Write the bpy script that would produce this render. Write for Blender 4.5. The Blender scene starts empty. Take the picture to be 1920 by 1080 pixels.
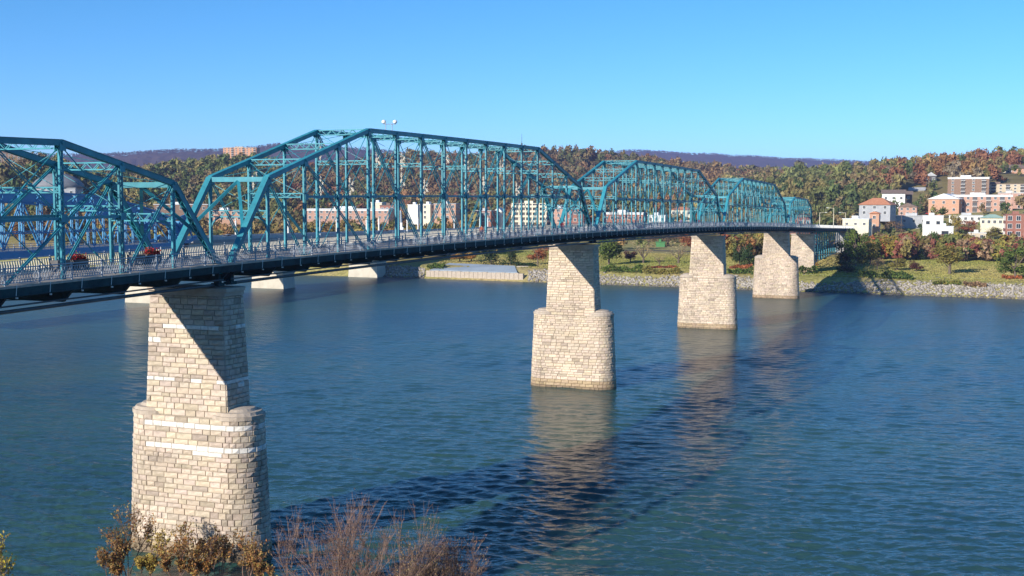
import bpy, math, random
import numpy as np
from mathutils import Vector, Matrix, noise as mnoise
rad = math.radians
random.seed(7); rng = np.random.default_rng(11)
sc = bpy.context.scene
COL = sc.collection

# ------------------------------------------------------------------ camera, sky, sun, exposure
CAM_H = 29.495
cam_d = bpy.data.cameras.new('camera'); cam = bpy.data.objects.new('camera', cam_d); COL.objects.link(cam)
cam.location = (0, 0, CAM_H)
cam.rotation_mode = 'XYZ'
cam_d.sensor_width = 36.0; cam_d.lens = 36.0*2230.24/1920.0
cam_d.clip_start = 0.5; cam_d.clip_end = 60000
PITCH, ROLL = 0.07213, 0.001768
cam.matrix_world = Matrix.Translation((0, 0, CAM_H)) @ Matrix.Rotation(math.pi/2-PITCH, 4, 'X') @ Matrix.Rotation(ROLL, 4, 'Z')
sc.camera = cam

SUN_AZ, SUN_EL = rad(222.3), rad(20.5)
world = bpy.data.worlds.new('World'); sc.world = world; world.use_nodes = True
wn, wl = world.node_tree.nodes, world.node_tree.links
sky = wn.new('ShaderNodeTexSky'); sky.sky_type = 'NISHITA'; sky.sun_disc = False
sky.sun_elevation = SUN_EL; sky.sun_rotation = SUN_AZ
sky.altitude = 200; sky.air_density = 0.62; sky.dust_density = 0.0; sky.ozone_density = 5.0
hs = wn.new('ShaderNodeHueSaturation'); hs.inputs['Hue'].default_value = 0.491; hs.inputs['Saturation'].default_value = 1.15
hs.inputs['Value'].default_value = 1.03
wl.new(sky.outputs[0], hs.inputs['Color']); wl.new(hs.outputs[0], wn['Background'].inputs[0])
wn['Background'].inputs[1].default_value = 0.13
sun_d = bpy.data.lights.new('sun', 'SUN'); sun_d.energy = 5.0; sun_d.angle = rad(0.53); sun_d.color = (1.0, 0.92, 0.80)
sun = bpy.data.objects.new('sun', sun_d); COL.objects.link(sun)
sdir = Vector((math.sin(SUN_AZ)*math.cos(SUN_EL), math.cos(SUN_AZ)*math.cos(SUN_EL), math.sin(SUN_EL)))
sun.rotation_euler = sdir.to_track_quat('Z', 'Y').to_euler(); sun.location = (0, 0, 300)
sc.view_settings.view_transform = 'Standard'; sc.view_settings.look = 'None'
sc.view_settings.exposure = 0.48; sc.view_settings.gamma = 1.0
sc.view_settings.use_curve_mapping = False
sc.render.engine = 'CYCLES'
sc.cycles.max_bounces = 6; sc.cycles.diffuse_bounces = 3; sc.cycles.glossy_bounces = 3
sc.cycles.volume_bounces = 0; sc.cycles.transparent_max_bounces = 8
sc.cycles.use_denoising = True

# ------------------------------------------------------------------ bridge frame of reference
TH = 0.38461
A2 = np.array([math.sin(TH), math.cos(TH)]); N2 = np.array([math.cos(TH), -math.sin(TH)])
O2 = np.array([-26.5965, 99.2674])
LB, LC, LD, LE = 97.54, 96.46, 94.84, 54.63
S1, S2, S3, S4, S5 = 0.0, LB, LB+LC, LB+LC+LD, LB+LC+LD+LE
_zp = np.polyfit(np.array([-40, 0, 97.54, 195.1, 292.6, 365.])/100, [23.785, 24.425, 24.853, 23.896, 21.986, 20.27], 3)
def zd(s):
    if s < -40: return float(np.polyval(_zp, -.4)) + (s+40)*0.018
    if s > 365: return float(np.polyval(_zp, 3.65)) - (s-365)*0.022
    return float(np.polyval(_zp, s/100))
def W(s, n, z):
    q = O2 + A2*s + N2*n
    return Vector((q[0], q[1], z))

# ------------------------------------------------------------------ terrain height
def bank_d(x, y): return ((y-442.0)+0.5*x)*0.894
_T_PX = np.array([-300, 0, 100, 200, 350, 450, 550, 650, 800, 1000, 1100, 1200, 1300, 1400, 1500, 1600, 1700, 1800, 1900, 2200], float)
_T_Y = np.array([0, 560, 700, 900, 1100, 1300, 1500, 2000, 3000, 4500, 6500, 9000], float)
_T = np.array([
 [0]*20,
 [0]*20,
 [14, 12, 10, 6, 3, 2, 2, 2, 2, 2, 2, 2, 2, 3, 5, 8, 13, 17, 19, 22],
 [50, 48, 42, 27, 20, 17, 10, 6, 4, 4, 5, 8, 12, 18, 26, 31, 36, 41, 44, 46],
 [50, 50, 44, 32, 42, 46, 32, 18, 14, 14, 18, 22, 26, 30, 38, 43, 47, 50, 56, 58],
 [46, 44, 40, 36, 50, 60, 50, 36, 36, 40, 42, 41, 38, 39, 44, 46, 46, 50, 52, 52],
 [45, 45, 40, 36, 47, 54, 52, 59, 69, 71, 72, 67, 58, 52, 47, 46, 44, 44, 44, 44],
 [40]*20,
 [60]*20,
 [170, 179, 184, 188, 203, 210, 226, 214, 188, 140, 110, 100, 90, 90, 90, 90, 90, 90, 90, 90],
 [150, 150, 150, 150, 150, 150, 150, 150, 180, 235, 268, 292, 276, 260, 248, 236, 220, 208, 200, 190],
 [90]*20], float)
def hgrid(x, y):
    x = np.asarray(x, float); y = np.asarray(y, float)
    yy = np.maximum(y, 1.0)
    px = np.clip(960+2230.24*x/yy, -300, 2199.9)
    iy = np.clip(np.searchsorted(_T_Y, yy, 'right')-1, 0, len(_T_Y)-2)
    ix = np.clip(np.searchsorted(_T_PX, px, 'right')-1, 0, len(_T_PX)-2)
    ty = np.clip((yy-_T_Y[iy])/(_T_Y[iy+1]-_T_Y[iy]), 0, 1); tx = (px-_T_PX[ix])/(_T_PX[ix+1]-_T_PX[ix])
    ty = ty*ty*(3-2*ty); tx = tx*tx*(3-2*tx)
    t = (_T[iy, ix]*(1-tx)+_T[iy, ix+1]*tx)*(1-ty)+(_T[iy+1, ix]*(1-tx)+_T[iy+1, ix+1]*tx)*ty
    d = bank_d(x, y)
    zb = np.interp(d, [-60, -6, 0, 3, 7.5, 10, 60, 120, 260], [-6, -2.6, -0.1, 1.9, 4.2, 4.7, 5.7, 6.8, 8.0])
    far = np.clip((yy-560)/300, 0, 1)*(d > 0)
    w = (np.sin(x*0.011+1.3)*np.cos(y*0.009)+0.6*np.sin(x*0.027-y*0.021))*3.0
    return zb+t+w*far*np.minimum(1.0, t/25)
def hz(x, y): return float(hgrid(x, y))
def ground_at(px, Y):
    x = (px-960)/2230.24*Y*1.0
    return Vector((x, Y, hz(x, Y)))

# ------------------------------------------------------------------ helpers
def link(name, mesh, parent=None):
    o = bpy.data.objects.new(name, mesh); COL.objects.link(o)
    if parent is not None: o.parent = parent
    return o
def tag(o, label=None, cat=None, group=None, kind=None):
    if label: o['label'] = label
    if cat: o['category'] = cat
    if group: o['group'] = group
    if kind: o['kind'] = kind
    return o
def empty(name, loc, label, cat, group=None, rot=0.0):
    o = bpy.data.objects.new(name, None); COL.objects.link(o)
    o.location = loc; o.rotation_euler = (0, 0, rot); o.empty_display_size = .5
    return tag(o, label, cat, group)
def mesh_np(name, V, F, mat, cols=None, smooth=False):
    """V (n,3), F list of int or array (m,k)"""
    me = bpy.data.meshes.new(name)
    if isinstance(F, np.ndarray):
        m, k = F.shape
        me.vertices.add(len(V)); me.vertices.foreach_set('co', np.asarray(V, np.float32).ravel())
        me.loops.add(m*k); me.loops.foreach_set('vertex_index', F.astype(np.int32).ravel())
        me.polygons.add(m); me.polygons.foreach_set('loop_start', np.arange(0, m*k, k, dtype=np.int32))
        me.update(calc_edges=True)
    else:
        me.from_pydata([tuple(v) for v in V], [], F); me.update()
    if cols is not None:
        ca = me.color_attributes.new('Col', 'FLOAT_COLOR', 'POINT')
        c = np.ones((len(V), 4), np.float32); c[:, :3] = cols
        ca.data.foreach_set('color', c.ravel())
    if smooth: me.polygons.foreach_set('use_smooth', np.ones(len(me.polygons), bool))
    me.materials.append(mat)
    return me
class MB:
    def __init__(s): s.v = []; s.f = []; s.c = []
    def add(s, vs, fs, col=None):
        b = len(s.v); s.v += [tuple(v) for v in vs]; s.f += [tuple(i+b for i in f) for f in fs]
        s.c += [col or (1, 1, 1)]*len(vs)
    def box(s, c, sx, sy, sz, rot=0.0, col=None):
        cx, cy, cz = c; co, si = math.cos(rot), math.sin(rot); vs = []
        for k in (-.5, .5):
            for i, j in ((-.5, -.5), (.5, -.5), (.5, .5), (-.5, .5)):
                x, y = i*sx, j*sy; vs.append((cx+x*co-y*si, cy+x*si+y*co, cz+k*sz))
        s.add(vs, [(3, 2, 1, 0), (4, 5, 6, 7), (0, 1, 5, 4), (1, 2, 6, 5), (2, 3, 7, 6), (3, 0, 4, 7)], col)
    def bar(s, p, q, w, h, up=Vector((0, 0, 1)), col=None):
        p, q = Vector(p), Vector(q); t = (q-p).normalized()
        u = up-t*up.dot(t)
        if u.length < 1e-3: u = Vector((1, 0, 0))-t*t.x
        u.normalize(); r = t.cross(u)
        vs = []
        for e in (p, q):
            for i, j in ((-.5, -.5), (.5, -.5), (.5, .5), (-.5, .5)): vs.append(e+r*(i*w)+u*(j*h))
        s.add(vs, [(3, 2, 1, 0), (4, 5, 6, 7), (0, 1, 5, 4), (1, 2, 6, 5), (2, 3, 7, 6), (3, 0, 4, 7)], col)
    def tube(s, p, q, r0, r1=None, n=6, col=None, caps=True):
        p, q = Vector(p), Vector(q); r1 = r0 if r1 is None else r1
        t = (q-p).normalized(); u = t.orthogonal().normalized(); r = t.cross(u); vs = []
        for e, rr in ((p, r0), (q, r1)):
            for k in range(n):
                a = 2*math.pi*k/n; vs.append(e+u*(math.cos(a)*rr)+r*(math.sin(a)*rr))
        fs = [(k, (k+1) % n, n+(k+1) % n, n+k) for k in range(n)]
        if caps: fs += [tuple(reversed(range(n))), tuple(range(n, 2*n))]
        s.add(vs, fs, col)
    def lathe(s, c, prof, n=12, col=None):
        vs = []; fs = []
        for r, z in prof:
            for k in range(n):
                a = 2*math.pi*k/n; vs.append((c[0]+r*math.cos(a), c[1]+r*math.sin(a), c[2]+z))
        for i in range(len(prof)-1):
            for k in range(n): fs.append((i*n+k, i*n+(k+1) % n, (i+1)*n+(k+1) % n, (i+1)*n+k))
        fs += [tuple(reversed(range(n))), tuple((len(prof)-1)*n+k for k in range(n))]
        s.add(vs, fs, col)
    def mesh(s, name, mat, off=(0, 0, 0), colors=False, smooth=False):
        V = np.array(s.v, float)-np.array(off)
        return mesh_np(name, V, s.f, mat, np.array(s.c) if colors else None, smooth)
    def build(s, name, mat, parent=None, off=None, colors=False, kind=None, smooth=False):
        """verts are in the parent's own space (or the world's); the object's origin goes to their middle"""
        if not s.v: return None
        V = np.array(s.v, float); c = (V.min(0)+V.max(0))/2
        base = np.array(off if off is not None else (0, 0, 0), float)
        o = link(name, mesh_np(name, V-c, s.f, mat, np.array(s.c) if colors else None, smooth), parent)
        o.location = c-base
        if kind: o['kind'] = kind
        return o

# ------------------------------------------------------------------ materials
def newmat(name):
    m = bpy.data.materials.new(name); m.use_nodes = True
    nt = m.node_tree; return m, nt.nodes, nt.links, nt.nodes['Principled BSDF']
def mat_noise(name, c1, c2, scale=1.0, rough=0.7, detail=6, bump=0.0, bscale=None, objvar=0.0, metallic=0.0, spec=0.5, stretch=(1, 1, 1), coords='Object'):
    m, n, l, b = newmat(name)
    tc = n.new('ShaderNodeTexCoord'); mp = n.new('ShaderNodeMapping'); mp.inputs['Scale'].default_value = stretch
    l.new(tc.outputs[coords], mp.inputs[0])
    nz = n.new('ShaderNodeTexNoise'); nz.inputs['Scale'].default_value = scale; nz.inputs['Detail'].default_value = detail; nz.inputs['Roughness'].default_value = .65
    l.new(mp.outputs[0], nz.inputs['Vector'])
    cr = n.new('ShaderNodeValToRGB'); cr.color_ramp.elements[0].position = .32; cr.color_ramp.elements[1].position = .68
    cr.color_ramp.elements[0].color = (*c1, 1); cr.color_ramp.elements[1].color = (*c2, 1)
    l.new(nz.outputs[0], cr.inputs[0]); out = cr.outputs[0]
    if objvar:
        oi = n.new('ShaderNodeObjectInfo'); h = n.new('ShaderNodeHueSaturation')
        mr = n.new('ShaderNodeMapRange'); mr.inputs[3].default_value = 1-objvar; mr.inputs[4].default_value = 1+objvar
        l.new(oi.outputs['Random'], mr.inputs[0]); l.new(mr.outputs[0], h.inputs['Value']); l.new(out, h.inputs['Color']); out = h.outputs[0]
    l.new(out, b.inputs['Base Color']); b.inputs['Roughness'].default_value = rough; b.inputs['Metallic'].default_value = metallic
    b.inputs['Specular IOR Level'].default_value = spec
    if bump:
        n2 = n.new('ShaderNodeTexNoise'); n2.inputs['Scale'].default_value = bscale or scale*4; n2.inputs['Detail'].default_value = 5
        l.new(mp.outputs[0], n2.inputs['Vector'])
        bp = n.new('ShaderNodeBump'); bp.inputs['Strength'].default_value = bump; bp.inputs['Distance'].default_value = .1
        l.new(n2.outputs[0], bp.inputs['Height']); l.new(bp.outputs[0], b.inputs['Normal'])
    return m
def mat_col(name, rough=0.8, var=0.25, nscale=0.5, spec=0.2, bump=0.0, trans=0.0):
    """colour from the mesh's own Col attribute with a fine noise"""
    m, n, l, b = newmat(name)
    at = n.new('ShaderNodeVertexColor'); at.layer_name = 'Col'
    tc = n.new('ShaderNodeTexCoord'); nz = n.new('ShaderNodeTexNoise'); nz.inputs['Scale'].default_value = nscale; nz.inputs['Detail'].default_value = 5
    l.new(tc.outputs['Object'], nz.inputs['Vector'])
    mr = n.new('ShaderNodeMapRange'); mr.inputs[1].default_value = .3; mr.inputs[2].default_value = .7; mr.inputs[3].default_value = 1-var; mr.inputs[4].default_value = 1+var
    h = n.new('ShaderNodeHueSaturation'); l.new(nz.outputs[0], mr.inputs[0]); l.new(mr.outputs[0], h.inputs['Value']); l.new(at.outputs[0], h.inputs['Color'])
    l.new(h.outputs[0], b.inputs['Base Color']); b.inputs['Roughness'].default_value = rough; b.inputs['Specular IOR Level'].default_value = spec
    if bump:
        bp = n.new('ShaderNodeBump'); bp.inputs['Strength'].default_value = bump; bp.inputs['Distance'].default_value = .06
        n2 = n.new('ShaderNodeTexNoise'); n2.inputs['Scale'].default_value = 5; n2.inputs['Detail'].default_value = 6; l.new(tc.outputs['Object'], n2.inputs['Vector'])
        l.new(n2.outputs[0], bp.inputs['Height']); l.new(bp.outputs[0], b.inputs['Normal'])
    if trans:
        tr = n.new('ShaderNodeBsdfTranslucent'); l.new(h.outputs[0], tr.inputs[0])
        mx = n.new('ShaderNodeMixShader'); mx.inputs[0].default_value = trans
        l.new(b.outputs[0], mx.inputs[1]); l.new(tr.outputs[0], mx.inputs[2]); l.new(mx.outputs[0], n['Material Output'].inputs[0])
    return m
M = {}
def paint_mat():
    m, n, l, b = newmat('teal_paint'); tc = n.new('ShaderNodeTexCoord')
    def nz(sc_, d): t = n.new('ShaderNodeTexNoise'); t.inputs['Scale'].default_value = sc_; t.inputs['Detail'].default_value = d; t.inputs['Roughness'].default_value = .7; l.new(tc.outputs['Object'], t.inputs['Vector']); return t.outputs[0]
    cr = n.new('ShaderNodeValToRGB'); e = cr.color_ramp.elements; e[0].position = .3; e[0].color = (.015, .165, .225, 1); e[1].position = .62; e[1].color = (.032, .275, .345, 1); x = e.new(.74); x.color = (.085, .34, .385, 1)
    l.new(nz(.9, 7), cr.inputs[0]); oi = n.new('ShaderNodeObjectInfo'); h = n.new('ShaderNodeHueSaturation'); mr = n.new('ShaderNodeMapRange'); mr.inputs[3].default_value = .82; mr.inputs[4].default_value = 1.12
    l.new(oi.outputs['Random'], mr.inputs[0]); l.new(mr.outputs[0], h.inputs['Value']); l.new(cr.outputs[0], h.inputs['Color'])
    r2 = n.new('ShaderNodeValToRGB'); r2.color_ramp.elements[0].position = .63; r2.color_ramp.elements[1].position = .72; l.new(nz(2.6, 8), r2.inputs[0])
    mx = n.new('ShaderNodeMix'); mx.data_type = 'RGBA'; ml = n.new('ShaderNodeMath'); ml.operation = 'MULTIPLY'; ml.inputs[1].default_value = .7; l.new(r2.outputs[0], ml.inputs[0]); l.new(ml.outputs[0], mx.inputs[0])
    l.new(h.outputs[0], mx.inputs[6]); mx.inputs[7].default_value = (.10, .055, .035, 1); l.new(mx.outputs[2], b.inputs['Base Color']); b.inputs['Roughness'].default_value = .5
    return m
M['teal'] = paint_mat()
M['teal_dark'] = mat_noise('dark_teal_steel', (.012, .028, .032), (.022, .065, .072), .9, .85, bump=.15, objvar=.15, spec=.2)  # darker teal for fascia, stringers, floor beams and bearings
M['blue'] = mat_noise('bascule_blue_paint', (.045, .20, .40), (.06, .27, .48), .6, .45, objvar=.08)
M['deck'] = mat_noise('deck_planks', (.32, .27, .23), (.46, .40, .34), .8, .85, bump=.1, stretch=(1, 4, 1))
M['rail'] = mat_noise('rail_grey_paint', (.23, .27, .33), (.34, .38, .44), 2.0, .5)
M['picket'] = mat_noise('picket_cream_paint', (.55, .49, .41), (.70, .64, .54), 2.0, .6)
M['pipe'] = mat_noise('pipe_dark', (.03, .05, .06), (.06, .09, .11), 1.0, .5)
M['stone'] = mat_col('limestone_block', .9, .20, 2.2, .15, .6)
M['mortar'] = mat_noise('mortar_core', (.27, .23, .18), (.36, .31, .25), 2.0, .95)
M['cap'] = mat_noise('cap_stone', (.36, .30, .24), (.48, .41, .34), 1.6, .9, bump=.4)
M['concrete'] = mat_noise('cream_concrete', (.46, .42, .34), (.58, .53, .44), .35, .9, bump=.1)
M['concrete_dark'] = mat_noise('grey_concrete', (.25, .25, .25), (.34, .34, .34), .3, .9)
M['asphalt'] = mat_noise('asphalt', (.045, .045, .048), (.07, .07, .072), .4, .9)
M['leaf'] = mat_col('tree_leaves', .75, .30, .35, .15, trans=.25)
M['forest'] = mat_col('forest_leaves', .85, .30, .12, .1, trans=.15)
M['bark'] = mat_noise('bark', (.10, .075, .055), (.20, .16, .125), 3.0, .95, stretch=(1, 1, .2))
M['twig'] = mat_noise('twig_bark', (.20, .12, .10), (.36, .25, .20), 3.0, .9, objvar=.2)
M['rock'] = mat_col('riprap_rock', .95, .25, 1.5, .1)
M['glass'] = mat_noise('window_glass', (.02, .025, .03), (.05, .06, .075), .8, .12, spec=.6)
M['white'] = mat_noise('white_paint', (.68, .67, .64), (.78, .77, .74), .8, .7)
M['cream'] = mat_noise('cream_paint', (.60, .54, .40), (.70, .64, .50), .6, .75)
M['greyroof'] = mat_noise('grey_roofing', (.36, .37, .38), (.48, .49, .50), .4, .7)
M['whiteroof'] = mat_noise('white_metal_roof', (.60, .61, .62), (.72, .73, .73), .4, .5)
M['orangeroof'] = mat_noise('terracotta_shingle', (.42, .17, .09), (.55, .24, .13), 1.2, .85)
M['greenroof'] = mat_noise('pale_green_metal_roof', (.30, .44, .36), (.38, .52, .44), .6, .6)
M['brownroof'] = mat_noise('brown_shingle', (.14, .10, .08), (.22, .16, .13), 1.0, .9)
M['greywall'] = mat_noise('grey_siding', (.30, .31, .33), (.40, .41, .43), .6, .8)
M['darkwall'] = mat_noise('dark_siding_and_shade', (.07, .07, .075), (.12, .12, .125), .6, .8)  # also paints the shade of balcony recesses and garage gaps
M['tanwall'] = mat_noise('tan_stucco', (.46, .38, .27), (.55, .46, .34), .6, .85)
def mat_brick(name, c1, c2, mortar, bw=.8, bh=.25):
    m, n, l, b = newmat(name)
    tc = n.new('ShaderNodeTexCoord'); br = n.new('ShaderNodeTexBrick'); br.inputs['Scale'].default_value = 1.0
    sx = n.new('ShaderNodeSeparateXYZ'); ad = n.new('ShaderNodeMath'); cb = n.new('ShaderNodeCombineXYZ')
    l.new(tc.outputs['Object'], sx.inputs[0]); l.new(sx.outputs[0], ad.inputs[0]); l.new(sx.outputs[1], ad.inputs[1])
    l.new(ad.outputs[0], cb.inputs[0]); l.new(sx.outputs[2], cb.inputs[1]); l.new(cb.outputs[0], br.inputs['Vector'])
    br.inputs['Color1'].default_value = (*c1, 1); br.inputs['Color2'].default_value = (*c2, 1); br.inputs['Mortar'].default_value = (*mortar, 1)
    br.inputs['Brick Width'].default_value = bw; br.inputs['Row Height'].default_value = bh; br.inputs['Mortar Size'].default_value = .02
    l.new(br.outputs[0], b.inputs['Base Color']); b.inputs['Roughness'].default_value = .9
    return m
M['pinkbrick'] = mat_brick('pale_red_brick', (.48, .27, .20), (.40, .21, .15), (.5, .4, .33))
M['redbrick'] = mat_brick('red_brick', (.30, .10, .065), (.24, .08, .05), (.35, .28, .24))
M['orangebrick'] = mat_brick('orange_brick', (.52, .28, .17), (.45, .23, .14), (.5, .4, .33))
M['brownbrick'] = mat_brick('brown_brick', (.26, .15, .10), (.20, .12, .08), (.3, .25, .2))

# water: turbid green-blue river with wind ripples
def water_mat():
    m, n, l, b = newmat('river_water')
    tc = n.new('ShaderNodeTexCoord')
    def nz(scale, st, det, rot=0.0):
        mp = n.new('ShaderNodeMapping'); mp.inputs['Scale'].default_value = st; mp.inputs['Rotation'].default_value = (0, 0, rot)
        l.new(tc.outputs['Object'], mp.inputs[0]); t = n.new('ShaderNodeTexNoise'); t.inputs['Scale'].default_value = scale; t.inputs['Detail'].default_value = det
        t.inputs['Roughness'].default_value = .55; t.inputs['Distortion'].default_value = .6
        l.new(mp.outputs[0], t.inputs['Vector']); return t.outputs[0]
    a = nz(.55, (.55, 1.35, 1), 3, .25); c = nz(1.7, (.6, 1.2, 1), 3, -.35); e = nz(.09, (.7, 1.2, 1), 2, .1)
    s1 = n.new('ShaderNodeMath'); s1.operation = 'MULTIPLY'; s1.inputs[1].default_value = .38; l.new(c, s1.inputs[0])
    s2 = n.new('ShaderNodeMath'); s2.operation = 'ADD'; l.new(a, s2.inputs[0]); l.new(s1.outputs[0], s2.inputs[1])
    s3 = n.new('ShaderNodeMath'); s3.operation = 'MULTIPLY_ADD'; s3.inputs[1].default_value = 1.6; l.new(e, s3.inputs[0]); l.new(s2.outputs[0], s3.inputs[2])
    bp = n.new('ShaderNodeBump'); bp.inputs['Strength'].default_value = 1.0; bp.inputs['Distance'].default_value = .22
    l.new(s3.outputs[0], bp.inputs['Height']); l.new(bp.outputs[0], b.inputs['Normal'])
    big = nz(.012, (1, 1.6, 1), 4)
    cr = n.new('ShaderNodeValToRGB'); cr.color_ramp.elements[0].color = (.017, .056, .072, 1); cr.color_ramp.elements[1].color = (.034, .084, .060, 1)
    cr.color_ramp.elements[0].position = .35; cr.color_ramp.elements[1].position = .68
    l.new(big, cr.inputs[0]); l.new(cr.outputs[0], b.inputs['Base Color'])
    sx = n.new('ShaderNodeSeparateXYZ'); l.new(tc.outputs['Object'], sx.inputs[0]); mr = n.new('ShaderNodeMapRange')
    mr.inputs[1].default_value = 110; mr.inputs[2].default_value = 380; mr.inputs[3].default_value = .10; mr.inputs[4].default_value = .32
    l.new(sx.outputs[1], mr.inputs[0]); l.new(mr.outputs[0], b.inputs['Roughness']); b.inputs['IOR'].default_value = 1.315
    return m
M['water'] = water_mat()
def lawn_mat():
    m, n, l, b = newmat('bank_ground')
    tc = n.new('ShaderNodeTexCoord')
    def ramp(scale, els, det=6):
        t = n.new('ShaderNodeTexNoise'); t.inputs['Scale'].default_value = scale; t.inputs['Detail'].default_value = det; l.new(tc.outputs['Object'], t.inputs['Vector'])
        r = n.new('ShaderNodeValToRGB')
        while len(r.color_ramp.elements) < len(els): r.color_ramp.elements.new(.5)
        for e, (p, c) in zip(r.color_ramp.elements, els): e.position = p; e.color = (*c, 1)
        l.new(t.outputs[0], r.inputs[0]); return r.outputs[0]
    g = ramp(.035, [(.3, (.27, .26, .085)), (.5, (.34, .30, .115)), (.7, (.40, .31, .15))])
    f = ramp(.9, [(.3, (.6, .6, .6)), (.7, (1.25, 1.25, 1.25))])
    mx = n.new('ShaderNodeMix'); mx.data_type = 'RGBA'; mx.blend_type = 'MULTIPLY'; mx.inputs[0].default_value = 1
    l.new(g, mx.inputs[6]); l.new(f, mx.inputs[7]); l.new(mx.outputs[2], b.inputs['Base Color'])
    b.inputs['Roughness'].default_value = .95; b.inputs['Specular IOR Level'].default_value = .1
    return m
M['lawn'] = lawn_mat()
M['hillground'] = mat_noise('wooded_ground', (.16, .13, .055), (.26, .22, .10), .05, .95, spec=.1)
M['mountain'] = mat_noise('mountain_woods', (.045, .04, .03), (.13, .085, .06), .035, .95, spec=.05)
M['mudbank'] = mat_noise('bluff_ground', (.09, .075, .045), (.16, .13, .08), .4, .95, spec=.1)
M['paving'] = mat_noise('blue_grey_paving', (.26, .32, .38), (.34, .40, .46), .25, .8)
M['pathway'] = mat_noise('pale_path', (.42, .36, .28), (.50, .44, .36), .3, .9)

# ------------------------------------------------------------------ ground, hills, mountains, water
def grid_mesh(name, xs_of_row, ys, mat, jitter=0.0, smooth=True):
    V = []; nx = None
    for y in ys:
        xs = xs_of_row(y); nx = len(xs)
        z = hgrid(xs, np.full(nx, y))
        if jitter: z = z+rng.normal(0, jitter, nx)
        V.append(np.stack([xs, np.full(nx, y), z], 1))
    V = np.concatenate(V); ny = len(ys)
    i = (np.arange(ny-1)[:, None]*nx+np.arange(nx-1)[None, :]).ravel()
    F = np.stack([i, i+1, i+nx+1, i+nx], 1)
    return mesh_np(name, V, F, mat, smooth=smooth)
o = link('ground', grid_mesh('ground', lambda y: np.linspace(-1.0, 1.0, 260)*(420+0.15*y), np.concatenate([np.arange(250, 620, 2.5), np.arange(620, 702, 8)]), M['lawn'])); tag(o, kind='structure')
o = link('hills', grid_mesh('hills', lambda y: np.linspace(-1.0, 1.0, 220)*(0.62*y+120), np.concatenate([np.arange(700, 2000, 13), np.arange(2000, 3001, 100)]), M['hillground'])); tag(o, kind='structure')
o = link('mountains', grid_mesh('mountains', lambda y: np.linspace(-1.0, 1.0, 640)*(0.85*y), np.concatenate([np.arange(3000, 4400, 70), np.arange(4400, 4700, 25), np.arange(4700, 6300, 90), np.arange(6300, 6700, 25), np.arange(6700, 9001, 230)]), M['mountain'], jitter=2.6, smooth=False)); tag(o, kind='structure')
def near_h(x, y):
    d = y-9*math.exp(-((x+25)/11)**4)+1.5*math.sin(x*.03)+max(0, abs(x)-60)*.05
    return float(np.interp(d, [-60, 3, 14, 24, 40, 58, 74, 84, 110], [27.7, 27.0, 22, 16.5, 9.5, 4.5, 1.6, -.4, -4]))
V = []; xs = np.linspace(-260, 260, 90); ys = np.arange(-60, 104, 3.0)
for y in ys:
    for x in xs: V.append((x, y, near_h(x, y)+rng.normal(0, .15)))
i = (np.arange(len(ys)-1)[:, None]*90+np.arange(89)[None, :]).ravel()
o = link('bluff', mesh_np('bluff', np.array(V), np.stack([i, i+1, i+91, i+90], 1), M['mudbank'], smooth=True)); tag(o, kind='structure')
def river():
    # wind waves as real relief where the river is near, running on as calmer water to both sides
    r = np.random.default_rng(5); ys = [60.0]
    while ys[-1] < 470: ys.append(ys[-1]+.20*(max(ys[-1], 80)/95)**1.55)
    ys = np.array(ys); tx = np.concatenate([np.linspace(-3.2, -.56, 40)[:-1], np.linspace(-.56, .56, 760), np.linspace(.56, 3.2, 40)[1:]])
    Y, TX = np.meshgrid(ys, tx, indexing='ij'); X = TX*Y; Z = np.zeros_like(X); DY = np.gradient(ys)[:, None]*np.ones_like(X); DX = np.maximum(np.gradient(tx)[None, :]*Y, DY*.5)
    for k in range(84):
        lam = float(np.exp(r.uniform(np.log(.42), np.log(3.6)))); a = 1.35+r.normal(0, .42); kx, ky = math.cos(a)*2*math.pi/lam, math.sin(a)*2*math.pi/lam
        amp = .0058*lam**.85*r.uniform(.6, 1.3)
        keep = np.clip((lam/np.maximum(DX*abs(math.cos(a))+DY*abs(math.sin(a)), .01)-2.0)/1.5, 0, 1)
        Z += amp*keep*np.sin(kx*X+ky*Y+r.uniform(0, 6.28)+.6*np.sin(X*.11+Y*.05+k))
    gust = .8+.30*np.sin(X*.021+Y*.013+1)*np.sin(Y*.017-X*.008)+.22*np.sin(Y*.09+X*.035+2*np.sin(X*.02))*np.sin(X*.05-.02*Y)
    Z = Z*gust
    V = np.stack([X, Y, Z], -1).reshape(-1, 3); ny, nx = X.shape
    i = (np.arange(ny-1)[:, None]*nx+np.arange(nx-1)[None, :]).ravel()
    o = link('river_water', mesh_np('river_water', V, np.stack([i, i+1, i+nx+1, i+nx], 1), M['water'], smooth=True)); tag(o, kind='structure')
river()
b = MB(); b.add([(-1900, 466, -.3), (300, 466, -.3), (300, 1350, -.3), (-1900, 1350, -.3)], [(0, 1, 2, 3)])
o = link('river_water', b.mesh('river_water', M['water'])); tag(o, kind='structure')

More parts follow.
